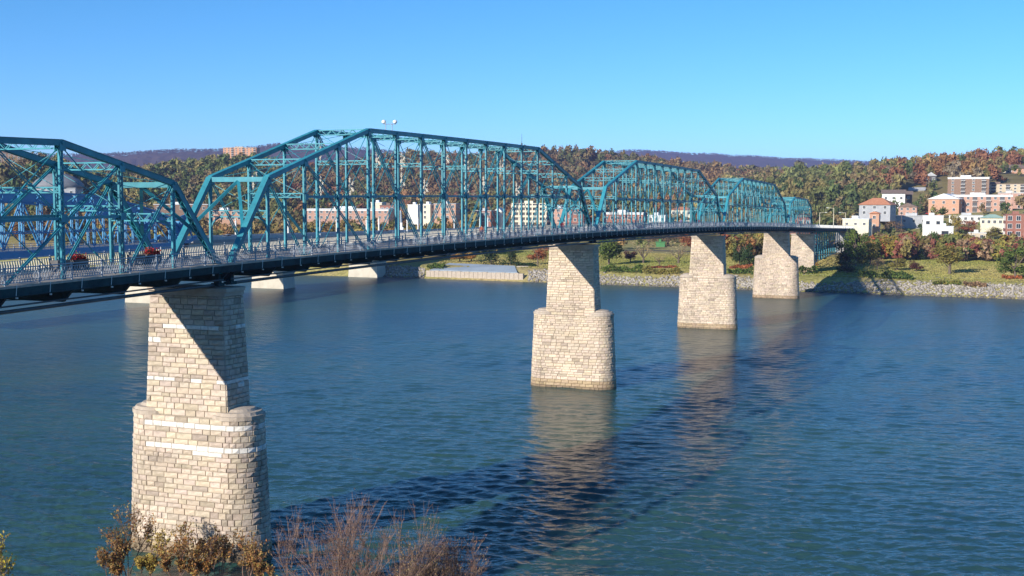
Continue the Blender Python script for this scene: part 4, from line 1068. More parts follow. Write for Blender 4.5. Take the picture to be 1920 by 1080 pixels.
building('low_building', 'low cream building with white flat roof at the end of the viaduct', 1603, 560, 12, 9, 411, 1, 3, 'cream', 'whiteroof', rot=-.45, win=(1.3, 1.3), base=430)
building('small_building', 'small orange brick building just right of the low cream building', 1638, 575, 4.4, 6, 400, 2, 1, 'orangebrick', 'orangeroof', 'gable_y', rot=-.4, base=432)
building('warehouse', 'long pale grey shed with low roof, behind yellow-green tree', 1712, 640, 24, 14, 405, 1, 5, 'greywall', 'greyroof', rot=-.4, base=424)
building('modern_house', 'white modern building upper block with dark square windows', 1748, 585, 9.5, 9, 405, 1, 2, 'white', 'whiteroof', rot=-.35, win=(1.7, 1.6), base=432, frame='darkwall')
building('modern_house', 'white modern building lower block with one wide dark window', 1771, 572, 7.5, 8, 425, 1, 1, 'white', 'whiteroof', rot=-.35, win=(3.2, 1.9), base=450, frame='darkwall')
building('brick_building', 'red brick building with large white-framed windows at the right edge', 1908, 556, 11, 12, 402, 3, 3, 'redbrick', 'redbrick', rot=-.30, win=(2.0, 2.4), base=446)
building('low_building', 'low building with pale green metal roof beside the parked cars', 1858, 610, 11, 9, 408, 1, 4, 'cream', 'greenroof', 'hip', rot=-.4, roofh=1.8, base=424)
building('low_building', 'low tan flat-roofed building behind the crimson maple', 1832, 560, 7.5, 7, 437, 1, 2, 'tanwall', 'white', rot=-.35, base=450)
building('tower_house', 'narrow dark tower house among trees on the hill', 1742, 860, 7, 8, 330, 3, 2, 'darkwall', 'greyroof', 'gable_y', rot=-.3, roofh=2.8, base=362)
building('house', 'large cream house with gables at the top right of the hill', 1886, 930, 20, 12, 318, 2, 5, 'cream', 'brownroof', 'gable_x', rot=-.3, roofh=4, base=334)
building('house', 'pale orange wing at the hilltop by the right edge', 1912, 915, 14, 10, 316, 2, 4, 'orangebrick', 'brownroof', 'gable_x', rot=-.3, roofh=2.5, base=332)
building('house', 'small white house half hidden by trees mid-hillside', 1560, 1120, 10, 9, 356, 1, 2, 'white', 'greyroof', 'gable_x', rot=-.2, roofh=2.5)
building('house', 'small cream house with grey roof between tan house and bare trees', 1716, 830, 10, 9, 357, 2, 3, 'cream', 'greyroof', 'gable_x', rot=-.4, roofh=2.2)
building('house', 'pale pink house low on the slope behind grey shed', 1700, 690, 10, 8, 388, 2, 3, 'pinkbrick', 'brownroof', 'gable_y', rot=-.4, roofh=2.4, base=404)
building('house', 'white cottage with brown roof up the hill above the dark tower house', 1770, 960, 11, 9, 325, 1, 3, 'white', 'brownroof', 'gable_x', rot=-.2, roofh=2.4, base=336)
building('house', 'tan cottage among trees right of the tall hillside block', 1850, 900, 10, 8, 330, 2, 3, 'tanwall', 'greyroof', 'gable_x', rot=-.3, roofh=2.2, base=342)
building('low_building', 'long white-walled store front behind the parked cars', 1815, 640, 20, 9, 404, 1, 6, 'white', 'greyroof', rot=-.4, base=416)
building('house', 'tiny white house high among the trees left of the hill', 1508, 1250, 11, 9, 318, 1, 2, 'white', 'whiteroof', 'gable_x', rot=-.2, roofh=2)
# seen through the trusses
building('factory', 'long pink brick mill with white cornice seen through the second span', 652, 660, 46, 16, 394, 2, 14, 'pinkbrick', 'whiteroof', rot=-.1, trim='white', base=415)
building('tower_block', 'cream square block rising behind the long pink brick mill', 706, 690, 6.5, 8, 382, 0, 0, 'cream', 'white', rot=-.2, base=410)
building('brick_building', 'dark red brick building right of the cream square block', 726, 680, 8.5, 10, 387, 2, 3, 'redbrick', 'brownroof', rot=-.2, base=414)
building('tower_block', 'tall cream block in the middle of the second span', 797, 650, 6.5, 9, 385, 3, 1, 'cream', 'white', rot=-.45, base=414)
building('tower_block', 'pale grey block left of the tall cream block', 774, 670, 6, 8, 386, 0, 0, 'concrete' if 0 else 'white', 'white', rot=-.3, base=412)
building('brick_building', 'orange brick building with small windows right of tall cream block', 834, 640, 12, 10, 384, 3, 4, 'orangebrick', 'greyroof', rot=-.2, base=414)
building('brick_building', 'dim brown brick building right of the orange one', 872, 650, 11, 10, 398, 2, 3, 'brownbrick', 'brownroof', rot=-.3, base=418)
building('brick_building', 'red brick building left of the small white gable', 906, 655, 9, 10, 397, 2, 3, 'redbrick', 'greyroof', rot=-.3, base=420)
building('house', 'small white gabled house left of the parking garage', 934, 665, 3.6, 6, 398, 1, 1, 'white', 'white', 'gable_y', rot=-.3, roofh=2.4, base=416)
gar = building('parking_garage', 'cream parking garage of open decks behind right part of second span', 992, 650, 19, 14, 383, 0, 0, 'darkwall', 'cream', rot=-.2, base=420)  # solid dark core, colour standing in for shade between the decks
for f in range(4):
    k = MB(); k.box((0, 6.5, 1.2+f*2.7), 19.8, 15, 1.15); k.build('parking_deck', M['cream'], gar)
for c in range(6):
    k = MB(); k.box((-9.3+c*3.72, -.55, 5), .7, .7, 11.6); k.build('column', M['cream'], gar)
building('brick_building', 'brick and grey building behind the joint of two long spans', 1047, 640, 9, 10, 391, 3, 3, 'pinkbrick', 'greyroof', rot=-.3, base=420)
building('brick_building', 'deep red brick block behind the left of the third-span truss', 1078, 630, 9, 9, 394, 2, 3, 'redbrick', 'brownroof', rot=-.3, base=420)
building('warehouse', 'long dark brick warehouse with white roof line behind the third-span truss', 1168, 650, 22, 12, 400, 1, 7, 'redbrick', 'whiteroof', rot=-.3, trim='white', base=420)
building('low_building', 'cream two-storey building behind right part of the third-span truss', 1276, 640, 11, 9, 394, 2, 4, 'cream', 'orangeroof', 'hip', rot=-.3, roofh=1.6, base=418)
building('low_building', 'white low building left of the cream one with the red roof', 1230, 610, 9, 8, 405, 1, 3, 'white', 'whiteroof', rot=-.3, base=420)
building('house', 'red-roofed house seen through the fourth span near the bank', 1500, 560, 10, 8, 408, 1, 3, 'redbrick', 'brownroof', rot=-.3, base=428)
building('shed', 'small green hut beyond the lawn between piers', 1238, 590, 4.4, 4, 455, 0, 0, 'hutgreen', 'hutgreen', rot=-.2, base=470)
building('brick_building', 'orange brick building seen through the left portal', 422, 640, 18, 12, 397, 2, 6, 'orangebrick', 'white', rot=.05, base=416)
building('warehouse', 'low white-roofed shed behind the blue bascule', 340, 680, 30, 12, 386, 1, 7, 'brownbrick', 'whiteroof', rot=.1, base=400)
building('apartment_block', 'tall peach brick apartment tower on the wooded ridge', 452, 1300, 36, 18, 280, 8, 9, 'peachbrick', 'tanwall', rot=.0, bal=3, base=310)
building('apartment_block', 'dark multi-storey block on the hill at left edge', 18, 900, 26, 14, 291, 4, 8, 'brownbrick', 'brownroof', rot=.2, base=312)
building('pavilion', 'grey domed roof pavilion behind the nearest truss', 104, 640, 22, 16, 356, 1, 5, 'greywall', 'greywall', 'flat', rot=.1, base=372)
pav = [o for o in COL.objects if o.name == 'pavilion'][0]
b = MB(); b.lathe((0, 8, 5), [(14, 0), (13.4, 2.0), (11.5, 4.2), (8, 6.2), (4, 7.6), (.5, 8.1)], 20); o = b.build('dome_roof', M['domegrey'], pav, smooth=True); o.scale = (1, .7, 1)

# ------------------------------------------------------------------ poles, lamps, cars
def street_lamp(pos, h, side, label):
    e = empty('street_lamp', pos, label, 'street lamp', 'tall lamps by the viaduct')
    b = MB(); b.tube((0, 0, 0), (0, 0, h), .14, .09, 8); b.build('pole', M['cream'], e)
    b = MB(); b.tube((0, 0, h-.1), (side*2.2, 0, h+.1), .07, .06, 6); b.build('arm', M['cream'], e)
    b = MB(); b.box((side*2.5, 0, h+.1), .8, .35, .2); b.build('lamp_head', M['white'], e)
for s_, n_, hgt, sd, lab in ((368, -3.7, 7.0, 1, 'first tall lamp past the last truss, arm pointing right'), (396, 3.75, 7.8, -1, 'tallest lamp on the viaduct, arm pointing left'), (412, -3.7, 6.2, 1, 'third tall lamp on the viaduct, arm pointing right'), (436, 3.75, 6.6, -1, 'last tall lamp on the viaduct, arm pointing left')):
    street_lamp(W(s_, n_, zd(s_)), hgt, sd, lab)
for px, Y, h, sd, lab in ((1634, 560, 7, -1, 'lamp with arm behind the low cream building'),): street_lamp(ground_at(px, Y), h+6, sd, lab)
for px, Y, lab in ((1723, 700, 'tall utility pole right of the bare trees on the slope'), (1745, 760, 'utility pole in front of the dark tower house'), (1697, 700, 'utility pole by dark brown house'), (1689, 620, 'utility pole before the long grey shed'), (1893, 690, 'utility pole in front of pink brick block')):
    e = empty('utility_pole', ground_at(px, Y), lab, 'utility pole', 'utility poles on the slope')
    b = MB(); b.tube((0, 0, -1), (0, 0, 12), .16, .11, 7); b.build('pole', M['bark'], e); b = MB(); b.bar((-1.2, 0, 11.2), (1.2, 0, 11.2), .12, .14); b.build('crossarm', M['bark'], e)
def car_meshes(col):
    m = mat_noise('car_paint', col, tuple(c*1.1 for c in col), 1, .3, objvar=0)
    b = MB(); prof = [(-2.1, .35), (-2.1, .85), (-1.3, .95), (1.1, .95), (2.05, .8), (2.1, .35)]
    vs = [(x, y, z) for y in (-.85, .85) for x, z in prof]; n = len(prof)
    b.add(vs, [tuple(range(n)), tuple(reversed(range(n, 2*n)))]+[(k, k+n, (k+1) % n+n, (k+1) % n) for k in range(n)])
    b.add([(x, y*s_, z) for y in (-.7, .7) for x, z, s_ in ((-.9, 1.38, .9), (.5, 1.40, .9), (.55, 1.46, .85), (-.95, 1.44, .85))], [(0, 1, 2, 3), (7, 6, 5, 4), (0, 4, 5, 1), (1, 5, 6, 2), (2, 6, 7, 3), (3, 7, 4, 0)])
    body = b.mesh('body', m)
    b = MB(); prof = [(-1.45, .93), (-.95, 1.40), (.55, 1.40), (1.15, .93)]
    vs = [(x, y, z) for y in (-.76, .76) for x, z in prof]; b.add(vs, [(0, 1, 2, 3), (7, 6, 5, 4), (0, 4, 5, 1), (1, 5, 6, 2), (2, 6, 7, 3)])
    glass = b.mesh('window', M['glass'])
    b = MB(); b.tube((0, -.1, 0), (0, .1, 0), .33, n=12); wheel = b.mesh('wheel', M['asphalt'])
    return body, glass, wheel
CARS = {'white': car_meshes((.7, .7, .7)), 'dark': car_meshes((.03, .035, .045)), 'red': car_meshes((.35, .03, .03)), 'silver': car_meshes((.35, .36, .38)), 'blue': car_meshes((.05, .12, .35))}
def car(c, pos, rot, label, group):
    e = empty('car', pos, label, 'car', group, rot); bo, gl, wh = CARS[c]
    link('body', bo, e); link('window', gl, e)
    for x in (-1.3, 1.3):
        for y in (-.8, .8): w_ = link('wheel', wh, e); w_.location = (x, y, .33)
for s_, n_, c, lab in ((34, 3, 'white', 'white car on the arch road bridge nearest to the bascule'), (74, -2, 'dark', 'dark car on the arch road bridge between two lamp columns'), (108, 3, 'silver', 'silver car midway across the arch road bridge'), (140, 3, 'red', 'red car on the arch road bridge'), (205, -2, 'blue', 'blue car on the arch road bridge beyond the obelisk'), (246, 3, 'white', 'white car farthest along the arch road bridge')):
    car(c, Q(s_, n_, zr(s_)+.0), math.pi/2-MT, lab, 'cars crossing the arch road bridge')
for px, py, c, lab in ((1800, 413, 'dark', 'dark car parked left end of the lot behind golden tree'), (1808, 413, 'silver', 'silver car parked beside the dark one in the lot'), (1817, 412, 'white', 'white car parked mid-lot'), (1826, 412, 'dark', 'dark car parked right of the white one'), (1836, 412, 'blue', 'blue car parked beside the green-roofed building'), (1655, 437, 'white', 'white car behind bare brown tree near cream building'), (1738, 402, 'red', 'red car on the slope road below brick hall')):
    p = at(px, py); B_PLACED.append((p.x, p.y-4, 6)); car(c, p, random.uniform(-.3, .3)+1.0, lab, 'cars parked in the town')

# ------------------------------------------------------------------ woods scatter
def clear(x, y):
    for bx, by, br in B_PLACED:
        if abs(x-bx) < br and -br < y-by < br*.75: return False
        if by > 780 and abs(x-bx) < br*.8 and by-150 < y < by: return False
    if abs(x-bx) < br*.8 and by-(62 if bx > 150 else 24) < y < by: return False     # keep the view to the fronts open
    return True
def noise2(x, y, f): return mnoise.noise(Vector((x*f, y*f, 3.1)))
pts = []; sizes = []; cols = []
def put(x, y, w, h, pal):
    k = (noise2(x, y, .016)*1.3+.5)*len(pal)+random.gauss(0, .8); c = pal[int(min(len(pal)-1, max(0, k)))]
    j = random.uniform(.84, 1.16); pts.append((x, y)); sizes.append((w, h)); cols.append(tuple(v*j for v in c))
n_try = 0
while n_try < 26000:
    n_try += 1
    Y = 560+1240*random.random()**.85; px = random.uniform(-120, 2040)
    x = (px-960)/SC*Y
    if random.random() > Y/1800+.25: continue
    d = bank_d(x, Y)
    if d < 100: continue
    if Y < 880 and 540 < px < 1380 and (random.random() < .80 or noise2(x, Y, .03) < .0): continue
    if Y < 800 and px > 1570 and (random.random() < .62): continue
    if not clear(x, Y): continue
    if abs(((x-MO[0])*MN[0]+(Y-MO[1])*MN[1])) < 12 and Y < 860: continue
    sN = (x-O2[0])*N2[0]+(Y-O2[1])*N2[1]
    if abs(sN) < 9 and Y < 640: continue
    w = random.choice((random.uniform(4.5, 8), random.uniform(7, 10), random.uniform(10, 14)))*(1.15 if Y > 1200 else 1); h = w*random.uniform(.85, 1.25)
    if px > 1570 and Y < 650: w *= .62; h *= .62
    pal = PAL_O if Y > 1180 and px > 600 else (PAL_G if px > 1350 or px < 540 else PAL)
    if px > 1640 and Y > 820: pal = PAL
    put(x, Y, w, h, pal)
for k in range(1000):
    px = random.uniform(1340, 2000); d = random.uniform(96, 190) if px > 1560 else random.uniform(80, 190); t = (px-960)/SC; Y = (442+d/.894)/(1+.5*t); x = t*Y
    sN = (x-O2[0])*N2[0]+(Y-O2[1])*N2[1]
    if abs(sN) < 9 or not clear(x, Y): continue
    if random.random() < .35: continue
    w = random.uniform(5, 8.5); put(x, Y, w, w*random.uniform(.8, 1.15), [random.choice([(.30, .10, .05), (.33, .16, .06), (.28, .22, .07), (.18, .18, .05), (.12, .16, .045), (.30, .25, .06), (.30, .20, .12), (.26, .10, .07), (.20, .16, .06), (.24, .20, .07), (.16, .17, .055)])])
woods(pts, 'hillside_woods', 120, 3, sizes, cols)
print('woods', len(pts))
pts = []; sizes = []; cols = []
for k in range(900):
    px = random.uniform(-60, 930); d = random.uniform(38, 130); t = (px-960)/SC; Y = (442+d/.894)/(1+.5*t); x = t*Y
    if abs(((x-MO[0])*MN[0]+(Y-MO[1])*MN[1])) < 12: continue
    if px > 780 and d < 75: continue
    w = random.uniform(6, 10); put(x, Y, w, w*random.uniform(1.0, 1.45), [(.27, .20, .07), (.24, .18, .08), (.30, .17, .07), (.19, .18, .06), (.32, .25, .08)])
woods(pts, 'riverside_woods', 110, 5, sizes, cols)
# ridge-top trees of the far mountains stay a mass
pts = []; sizes = []; cols = []
for k in range(5200):
    if k % 2: Y = random.uniform(4330, 4560); px = random.uniform(-100, 1000)
    else: Y = random.uniform(6320, 6560); px = random.uniform(900, 1800)
    x = (px-960)/SC*Y; w = random.uniform(12, 20); put(x, Y, w, w*.8, [(.11, .075, .06), (.13, .085, .065), (.08, .065, .05)])
woods(pts, 'mountain_woods', 14, 9, sizes, cols)

# ------------------------------------------------------------------ standing grass on the park lawn
def grass():
    n = 110000; r = np.random.default_rng(77); x = r.uniform(-30, 225, n); d = 9.5+100*r.random(n)**1.1; ok = ~((x < 3) & (d < 18)); x, d = x[ok], d[ok]; n = len(x)
    y = 442-.5*x+d/.894; z = hgrid(x, y); a = r.uniform(0, 3.14, n); w = r.uniform(.12, .32, n); h = r.uniform(.10, .30, n)
    dx, dy = np.cos(a)*w, np.sin(a)*w; ox, oy = r.normal(0, .08, n), r.normal(0, .08, n)
    V = np.stack([np.stack([x-dx, y-dy, z-.02], 1), np.stack([x+dx, y+dy, z-.02], 1), np.stack([x+dx*.4+ox, y+dy*.4+oy, z+h], 1), np.stack([x-dx*.5+ox, y-dy*.5+oy, z+h*.9], 1)], 1).reshape(-1, 3)
    t = np.clip(.5+.5*np.sin(x*.05+2)*np.sin(y*.043)+r.normal(0, .2, n), 0, 1)[:, None]
    c = np.array([.26, .28, .07])*(1-t)+np.array([.44, .36, .14])*t
    o = link('grass', mesh_np('grass', V, np.arange(n*4).reshape(n, 4), M['leaf'], np.repeat(c, 4, axis=0))); tag(o, kind='stuff')
grass()

# ------------------------------------------------------------------ rock bank
def rocks():
    t = (1+5**.5)/2; iv = np.array([(-1, t, 0), (1, t, 0), (-1, -t, 0), (1, -t, 0), (0, -1, t), (0, 1, t), (0, -1, -t), (0, 1, -t), (t, 0, -1), (t, 0, 1), (-t, 0, -1), (-t, 0, 1)], float); iv /= np.linalg.norm(iv[0])
    IF = np.array([(0, 11, 5), (0, 5, 1), (0, 1, 7), (0, 7, 10), (0, 10, 11), (1, 5, 9), (5, 11, 4), (11, 10, 2), (10, 7, 6), (7, 1, 8), (3, 9, 4), (3, 4, 2), (3, 2, 6), (3, 6, 8), (3, 8, 9), (4, 9, 5), (2, 4, 11), (6, 2, 10), (8, 6, 7), (9, 8, 1)])
    n = 17000; x = rng.uniform(-60, 235, n); d = rng.uniform(-.6, 9.6, n)**1.0
    ok = ~((x > -34) & (x < 6)); ok &= ~((x > 96) & (x < 104) & (d > 5)); ok &= (d < 5.6+1.2*np.sin(x*.11)+np.where(x > 150, 2.5, 0)+rng.normal(0, .6, n)); x, d = x[ok], d[ok]; n = len(x)
    y = 442-.5*x+d/.894; z = hgrid(x, y); s = rng.uniform(.22, .55, n)*rng.uniform(.7, 1.25, n)
    V = iv[None]*rng.uniform(.75, 1.2, (n, 12, 1))*s[:, None, None]*rng.uniform(.7, 1.25, (n, 1, 3))*np.array([1, 1, .75]); V += np.stack([x, y, z+.05], 1)[:, None, :]
    F = (IF[None]+12*np.arange(n)[:, None, None]).reshape(-1, 3)
    g = rng.uniform(.20, .42, n); c = np.stack([g, g*.91, g*.80], 1); wet = d < .9; c[wet] *= .5
    o = link('rocks', mesh_np('rocks', V.reshape(-1, 3), F, M['rock'], np.repeat(c, 12, axis=0))); tag(o, kind='stuff')
rocks()
b = MB()
for k in range(9): p = inland(205-k*1.2, 1+k*1.25); b.box((p[0], p[1], hz(*p)+.35), 2.4, 1.2, .5)
e = empty('bank_steps', (200, 345, 0), 'concrete steps down the rock bank at the right edge', 'steps'); b.build('step_run', M['pathway'], e, off=e.location)

# ------------------------------------------------------------------ snowflake decorations, flood lamps
def snowflake_mesh():
    b = MB(); R_ = 1.05
    for k in range(6):
        a = math.pi/3*k+math.pi/6; d = Vector((math.cos(a), 0, math.sin(a))); u = Vector((-math.sin(a), 0, math.cos(a)))
        b.bar(d*.05, d*R_, .055, .07, Vector((0, 1, 0)))
        for q, l in ((.42, .30), (.66, .24)):
            for s_ in (-1, 1): b.bar(d*(R_*q), d*(R_*q+l*.75)+u*(s_*l*.75), .05, .06, Vector((0, 1, 0)))
    for k in range(6):
        a0, a1 = math.pi/3*k+math.pi/6, math.pi/3*(k+1)+math.pi/6
        b.bar((math.cos(a0)*.24, .01, math.sin(a0)*.24), (math.cos(a1)*.24, .01, math.sin(a1)*.24), .05, .05, Vector((0, 1, 0)))
    return b.mesh('snowflake_decoration', M['picket'])
sm = snowflake_mesh(); first = True
Lp = (LB-1)/16
ordw = ['first', 'second', 'third', 'fourth', 'fifth', 'sixth', 'seventh', 'eighth']
for r_, (zz, base_i) in enumerate(((6.6, 2), (9.6, 4))):
    for k in range(8 if r_ == 0 else 6):
        i = base_i+k*1.5+.5*(k % 2); s_ = S1+.5+Lp*i
        z_ = zz+(.5 if k % 3 == 0 else -.2)
        o = link('snowflake_decoration', sm); o.location = W(s_, -TW+.42, zd(s_)+z_); o.rotation_euler = (0, 0, -TH-.55)
        tag(o, 'white wire snowflake on the second span, %s from the left in the %s row' % (ordw[k], 'lower' if r_ == 0 else 'upper'), 'decoration', 'snowflakes hung in the second span')
e = empty('floodlight', W(S1+.5+Lp*4.75, TW, zd(30)+12.1), 'pair of white round floodlights on a bracket above the highest chord', 'floodlight')
b = MB(); b.tube((-.35, 0, 0), (-.35, 0, 1.0), .04, n=6); b.tube((.3, .2, 0), (.3, .2, .9), .04, n=6); b.bar((-.6, 0, .75), (.7, .2, .75), .06, .06); b.build('bracket', M['rail'], e)
for x in (-.55, .62):
    b = MB(); b.lathe((x, .1, .8), [(.06, 0), (.2, .07), (.24, .2), (.2, .33), (.06, .4)], 12); b.build('lamp_head', M['white'], e)
e = link('antenna', None) if 0 else None
b = MB(); p = W(S1+.5+Lp*11, TW, zd(68)+12.2); b.tube(p, p+Vector((0, 0, 1.5)), .04, .02, 6); b.tube(p, p+Vector((0, 0, .3)), .1, .1, 8); o = b.build('antenna', M['pipe']); tag(o, 'thin dark antenna on the top chord near the right end of second span', 'antenna')

def leaf_mesh(points, cols, size, seed):
    r = np.random.default_rng(seed); P = np.array(points); n = len(P)
    nn = r.normal(size=(n, 3)); nn /= np.linalg.norm(nn, axis=1, keepdims=True); t = np.cross(nn, r.normal(size=(n, 3))); t /= np.linalg.norm(t, axis=1, keepdims=True); bb = np.cross(nn, t); s = size*r.uniform(.6, 1.3, n)[:, None]
    V = np.stack([P-t*s, P-bb*s*.55, P+t*s, P+bb*s*.55], 1).reshape(-1, 3); c = np.array(cols)[r.integers(0, len(cols), n)]*r.uniform(.7, 1.3, n)[:, None]
    return V, np.arange(n*4).reshape(n, 4), np.repeat(c, 4, axis=0)
# ------------------------------------------------------------------ planters on the deck
for k, (s_, n_, lab) in enumerate(((-10.3, -2.9, 'dark planter box with red flowers by far railing of the nearest span'), (-2.6, -2.2, 'dark planter box with red flowers between portal posts above the nearest pier'))):
    e = empty('planter', W(s_, n_, zd(s_)), lab, 'planter', 'flower planters on the deck', -TH)
    b = MB(); b.box((0, 0, .35), .7, 1.5, .7); b.box((0, 0, .72), .8, 1.6, .08); b.box((0, -1.9, .4), .75, 1.3, .8); b.build('box', M['darkwall'], e)
    r = np.random.default_rng(k+5); n = 420; P = np.stack([r.normal(0, .22, n), r.uniform(-.75, .75, n), .75+np.abs(r.normal(0, .22, n))], 1)
    V, F, c = leaf_mesh(P, [(.45, .04, .04), (.50, .06, .06), (.36, .03, .04), (.10, .14, .04)], .10, k); tag(link('flowers', mesh_np('flowers', V, F, M['leaf'], c), e), kind='stuff')

# ------------------------------------------------------------------ people walking on the deck
def person_mesh(jacket, trousers, hair, seed):
    r = random.Random(seed); me = bpy.data.meshes.new('tmp')
    st = r.uniform(.14, .26)
    J = [(0, 0, .95), (0, 0, 1.15), (0, .01, 1.38), (0, .02, 1.50), (0, .03, 1.62), (0, .03, 1.72),
         (-.10, .02, .90), (-.10, .02+st*.5, .50), (-.10, st*.75, .09), (-.10, st*.75+.14, .04), (.10, 0, .90), (.10, -st*.4+.06, .50), (.10, -st-.06, .10), (.10, -st+.08, .05),
         (-.20, .01, 1.40), (-.25, -.06, 1.13), (-.24, .03-st*.3, .88), (-.24, .06-st*.3, .78), (.20, .01, 1.40), (.25, .0, 1.13), (.24, .12, .90), (.24, .17, .80)]
    E_ = [(0, 1), (1, 2), (2, 3), (3, 4), (4, 5), (0, 6), (6, 7), (7, 8), (8, 9), (0, 10), (10, 11), (11, 12), (12, 13), (2, 14), (14, 15), (15, 16), (16, 17), (2, 18), (18, 19), (19, 20), (20, 21)]
    R_ = [.15, .14, .16, .06, .095, .085, .095, .065, .045, .04, .095, .065, .045, .04, .065, .05, .04, .035, .065, .05, .04, .035]
    me.from_pydata(J, E_, []); o = bpy.data.objects.new('tmp', me); COL.objects.link(o)
    m = o.modifiers.new('s', 'SKIN'); sv = me.skin_vertices[0].data
    for v, rr in zip(sv, R_): v.radius = (rr, rr)
    sv[0].use_root = True
    o.modifiers.new('u', 'SUBSURF').levels = 1
    dg = bpy.context.evaluated_depsgraph_get(); out = bpy.data.meshes.new_from_object(o.evaluated_get(dg)); bpy.data.objects.remove(o)
    V = np.array([v.co for v in out.vertices]); c = np.zeros_like(V)
    c[:] = jacket; c[V[:, 2] < .93] = trousers; c[V[:, 2] < .07] = (.03, .03, .03); c[(V[:, 2] > 1.50)] = (.45, .28, .2); c[(V[:, 2] > 1.68) | ((V[:, 2] > 1.58) & (V[:, 1] < 0.0))] = hair
    hand = (np.abs(V[:, 0]) > .2) & (V[:, 2] < .88) & (V[:, 2] > .7); c[hand] = (.45, .28, .2)
    ca = out.color_attributes.new('Col', 'FLOAT_COLOR', 'POINT'); cc = np.ones((len(V), 4), np.float32); cc[:, :3] = c; ca.data.foreach_set('color', cc.ravel())
    out.materials.clear(); out.materials.append(M['cloth']); out.name = 'person'; out.polygons.foreach_set('use_smooth', np.ones(len(out.polygons), bool))
    return out
M['cloth'] = mat_col('clothing', .9, .1, 3, .1)
for k, (s_, n_, jk, tr, hr, rz, lab) in enumerate((
    (55, 2.3, (.30, .10, .07), (.05, .05, .08), (.10, .05, .03), 0.2, 'person in brown-red jacket walking by the railing mid second span'),
    (57, 1.4, (.10, .10, .13), (.04, .05, .09), (.03, .02, .02), 0.1, 'person in dark coat beside the one in brown-red'),
    (86, 1.9, (.40, .03, .05), (.03, .03, .04), (.05, .03, .02), 3.3, 'person in red top near the mid-river pier'),
    (176, 1.6, (.42, .03, .05), (.04, .04, .06), (.05, .03, .02), 0.2, 'person in red jacket on the third-span walkway'),
    (179, .6, (.03, .03, .04), (.03, .03, .04), (.03, .02, .02), 3.0, 'person in black beside the red jacket on third span'),
    (158, 2.2, (.16, .13, .24), (.10, .10, .12), (.06, .04, .02), 0.0, 'person in purple-grey coat walking on the third span'),
    (-2.0, -3.0, (.40, .05, .05), (.05, .04, .04), (.05, .03, .02), 0.4, 'person in red standing at the portal above the nearest pier'))):
    o = link('person', person_mesh(jk, tr, hr, k)); o.location = W(s_, n_, zd(s_)+.005); o.rotation_euler = (0, 0, -TH+rz); tag(o, lab, 'person', 'people walking on the bridge')

# ------------------------------------------------------------------ foreground: bare shrubs and orange saplings on the near bank
def branching(seed, height, spread, depth, b, leaves, r0, leafp, droop=0.0):
    R_ = random.Random(seed)
    def grow(p, d, L, r, lev):
        n = 3; q = p
        for k in range(n):
            d2 = (d+Vector((R_.gauss(0, .13), R_.gauss(0, .13), R_.gauss(.03, .08)))).normalized(); q2 = q+d2*(L/n)
            b.tube(q, q2, r*(1-.25*k/n), r*(1-.25*(k+1)/n), 5 if r > .02 else 3, caps=False)
            if lev >= (0 if spread > .58 else 1):
                for _ in range(1 if lev < depth else 2):
                    if R_.random() < leafp: leaves.append(q2+Vector((R_.gauss(0, .07), R_.gauss(0, .07), R_.gauss(0, .07))))
            if lev < depth and (k > 0 or lev > 0):
                for _ in range(R_.choice((1, 2, 2))):
                    a = R_.uniform(0, 6.28); side = Vector((math.cos(a), math.sin(a), R_.uniform(.3, 1.0)*1.0)).normalized(); dd = (d2*.75+side*spread).normalized()
                    grow(q2, dd, L*R_.uniform(.5, .72), r*.55, lev+1)
            q, d = q2, d2
        if lev < depth: grow(q, d, L*.6, r*.6, lev+1)
    return grow
def shrub(name, px, Y, top_py, label, cat, group, seed, stems, depth, spread, leafp, lcols, lsize, lean=.12, lean_dir=None, bmat='twig'):
    x = (px-960)/SC*Y; z0 = near_h(x, Y); ztop = CAM_H+(380-top_py)*Y/SC; Ht = ztop-z0
    e = empty(name, (x, Y, z0-.1), label, cat, group); R_ = random.Random(seed); b = MB(); lv = []
    for k in range(stems):
        a = R_.uniform(0, 6.28); d = Vector((math.cos(a)*lean, math.sin(a)*lean, 1)).normalized(); h = Ht*R_.uniform(.35, 1.0)*.52
        g = branching(seed*13+k, h, spread, depth, b, lv, .05, leafp); g(Vector((math.cos(a)*.3, math.sin(a)*.3, 0)), d, h, .03+.004*h, 0)
    V = np.array(b.v); zmax = V[:, 2].max(); f = Ht/zmax
    V = V*np.array([min(f, 1.3), min(f, 1.3), f])
    link('branches', mesh_np('branches', V, b.f, M[bmat]), e)
    if lv:
        P = np.array(lv)*np.array([min(f, 1.3), min(f, 1.3), f]); Vl, Fl, cl = leaf_mesh(P, lcols, lsize, seed); link('leaves', mesh_np('leaves', Vl, Fl, M['leaf'], cl), e)
    return e
OR = [(.40, .20, .06), (.46, .27, .08), (.34, .15, .05), (.30, .24, .06), (.42, .30, .12)]
M['twig'] = mat_noise('twig_bark', (.13, .075, .06), (.25, .17, .13), 3.0, .9, objvar=.25)
TW_ = [(.22, .10, .07), (.26, .14, .09), (.28, .18, .10), (.18, .08, .07)]
OR = [(.40, .20, .07), (.44, .26, .09), (.34, .15, .06), (.32, .25, .08), (.42, .29, .13)]
GS = 'orange saplings on the near bank'
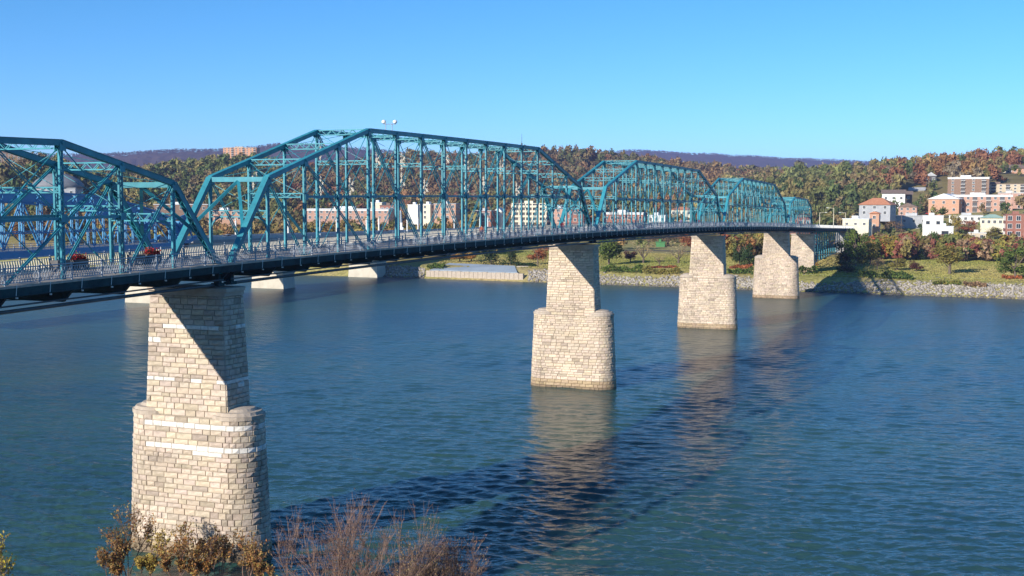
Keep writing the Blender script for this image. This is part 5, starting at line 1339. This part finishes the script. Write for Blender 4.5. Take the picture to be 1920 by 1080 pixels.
sh = [('sapling', 222, 90, 955, 'tall thin orange-leaved sapling rising left of the nearest pier', 'sapling', GS, 21, 4, 3, .6, 0.23, OR, .105, .2),
      ('sapling', 196, 89, 1022, 'low russet sapling at the far left of the sapling row', 'sapling', GS, 27, 5, 3, .7, 0.38, OR, .105, .35),
      ('sapling', 262, 90, 1000, 'golden sapling overlapping the left edge of the nearest pier', 'sapling', GS, 22, 6, 3, .75, 0.42, [(.44, .36, .08), (.50, .34, .10), (.36, .28, .07)], .105, .4),
      ('sapling', 320, 89, 982, 'tallest dense orange sapling in front of the nearest pier', 'sapling', GS, 23, 6, 3, .7, 0.42, OR, .105, .35),
      ('sapling', 368, 89, 1018, 'low brown-orange sapling between two taller ones', 'sapling', GS, 28, 5, 3, .75, 0.38, OR, .105, .4),
      ('sapling', 400, 90, 993, 'orange sapling before the middle of nearest pier', 'sapling', GS, 24, 4, 3, .65, 0.28, OR, .105, .3),
      ('sapling', 452, 90, 1002, 'sparse orange sapling before the right half of nearest pier', 'sapling', GS, 25, 4, 3, .65, 0.28, OR, .105, .3),
      ('sapling', 492, 89, 1030, 'low rust sapling at the right corner of the nearest pier', 'sapling', GS, 29, 4, 3, .7, 0.32, OR, .105, .35),
      ('shrub', 540, 74, 962, 'thin bare shrub just right of the nearest pier', 'shrub', 'bare shrubs on the near bank', 31, 3, 3, .6, .12, TW_, .05),
      ('shrub', 612, 73, 946, 'reddish bare shrub left of the tallest bare shrub', 'shrub', 'bare shrubs on the near bank', 32, 5, 3, .6, .3, TW_, .05),
      ('shrub', 668, 72, 932, 'tallest bare reddish shrub in the foreground', 'shrub', 'bare shrubs on the near bank', 33, 6, 3, .6, .3, TW_, .05),
      ('shrub', 722, 72, 940, 'twiggy grey-brown shrub right of the tallest bare shrub', 'shrub', 'bare shrubs on the near bank', 34, 6, 3, .6, .3, TW_, .05),
      ('shrub', 775, 73, 968, 'yellowish twiggy shrub toward the shadow on the water', 'shrub', 'bare shrubs on the near bank', 35, 6, 3, .6, .4, [(.34, .26, .12), (.30, .20, .11)], .05),
      ('shrub', 835, 73, 1008, 'lowest rounded bare shrub at right of the foreground clump', 'shrub', 'bare shrubs on the near bank', 36, 7, 3, .65, .4, TW_+[(.34, .26, .12)], .05),
      ('sapling', -52, 70, 1004, 'sapling with yellow leaves poking in at the left edge', 'sapling', 'orange saplings on the near bank', 26, 3, 3, .5, .8, [(.5, .42, .05), (.4, .3, .1)], .09)]
for a in sh: shrub(*a)
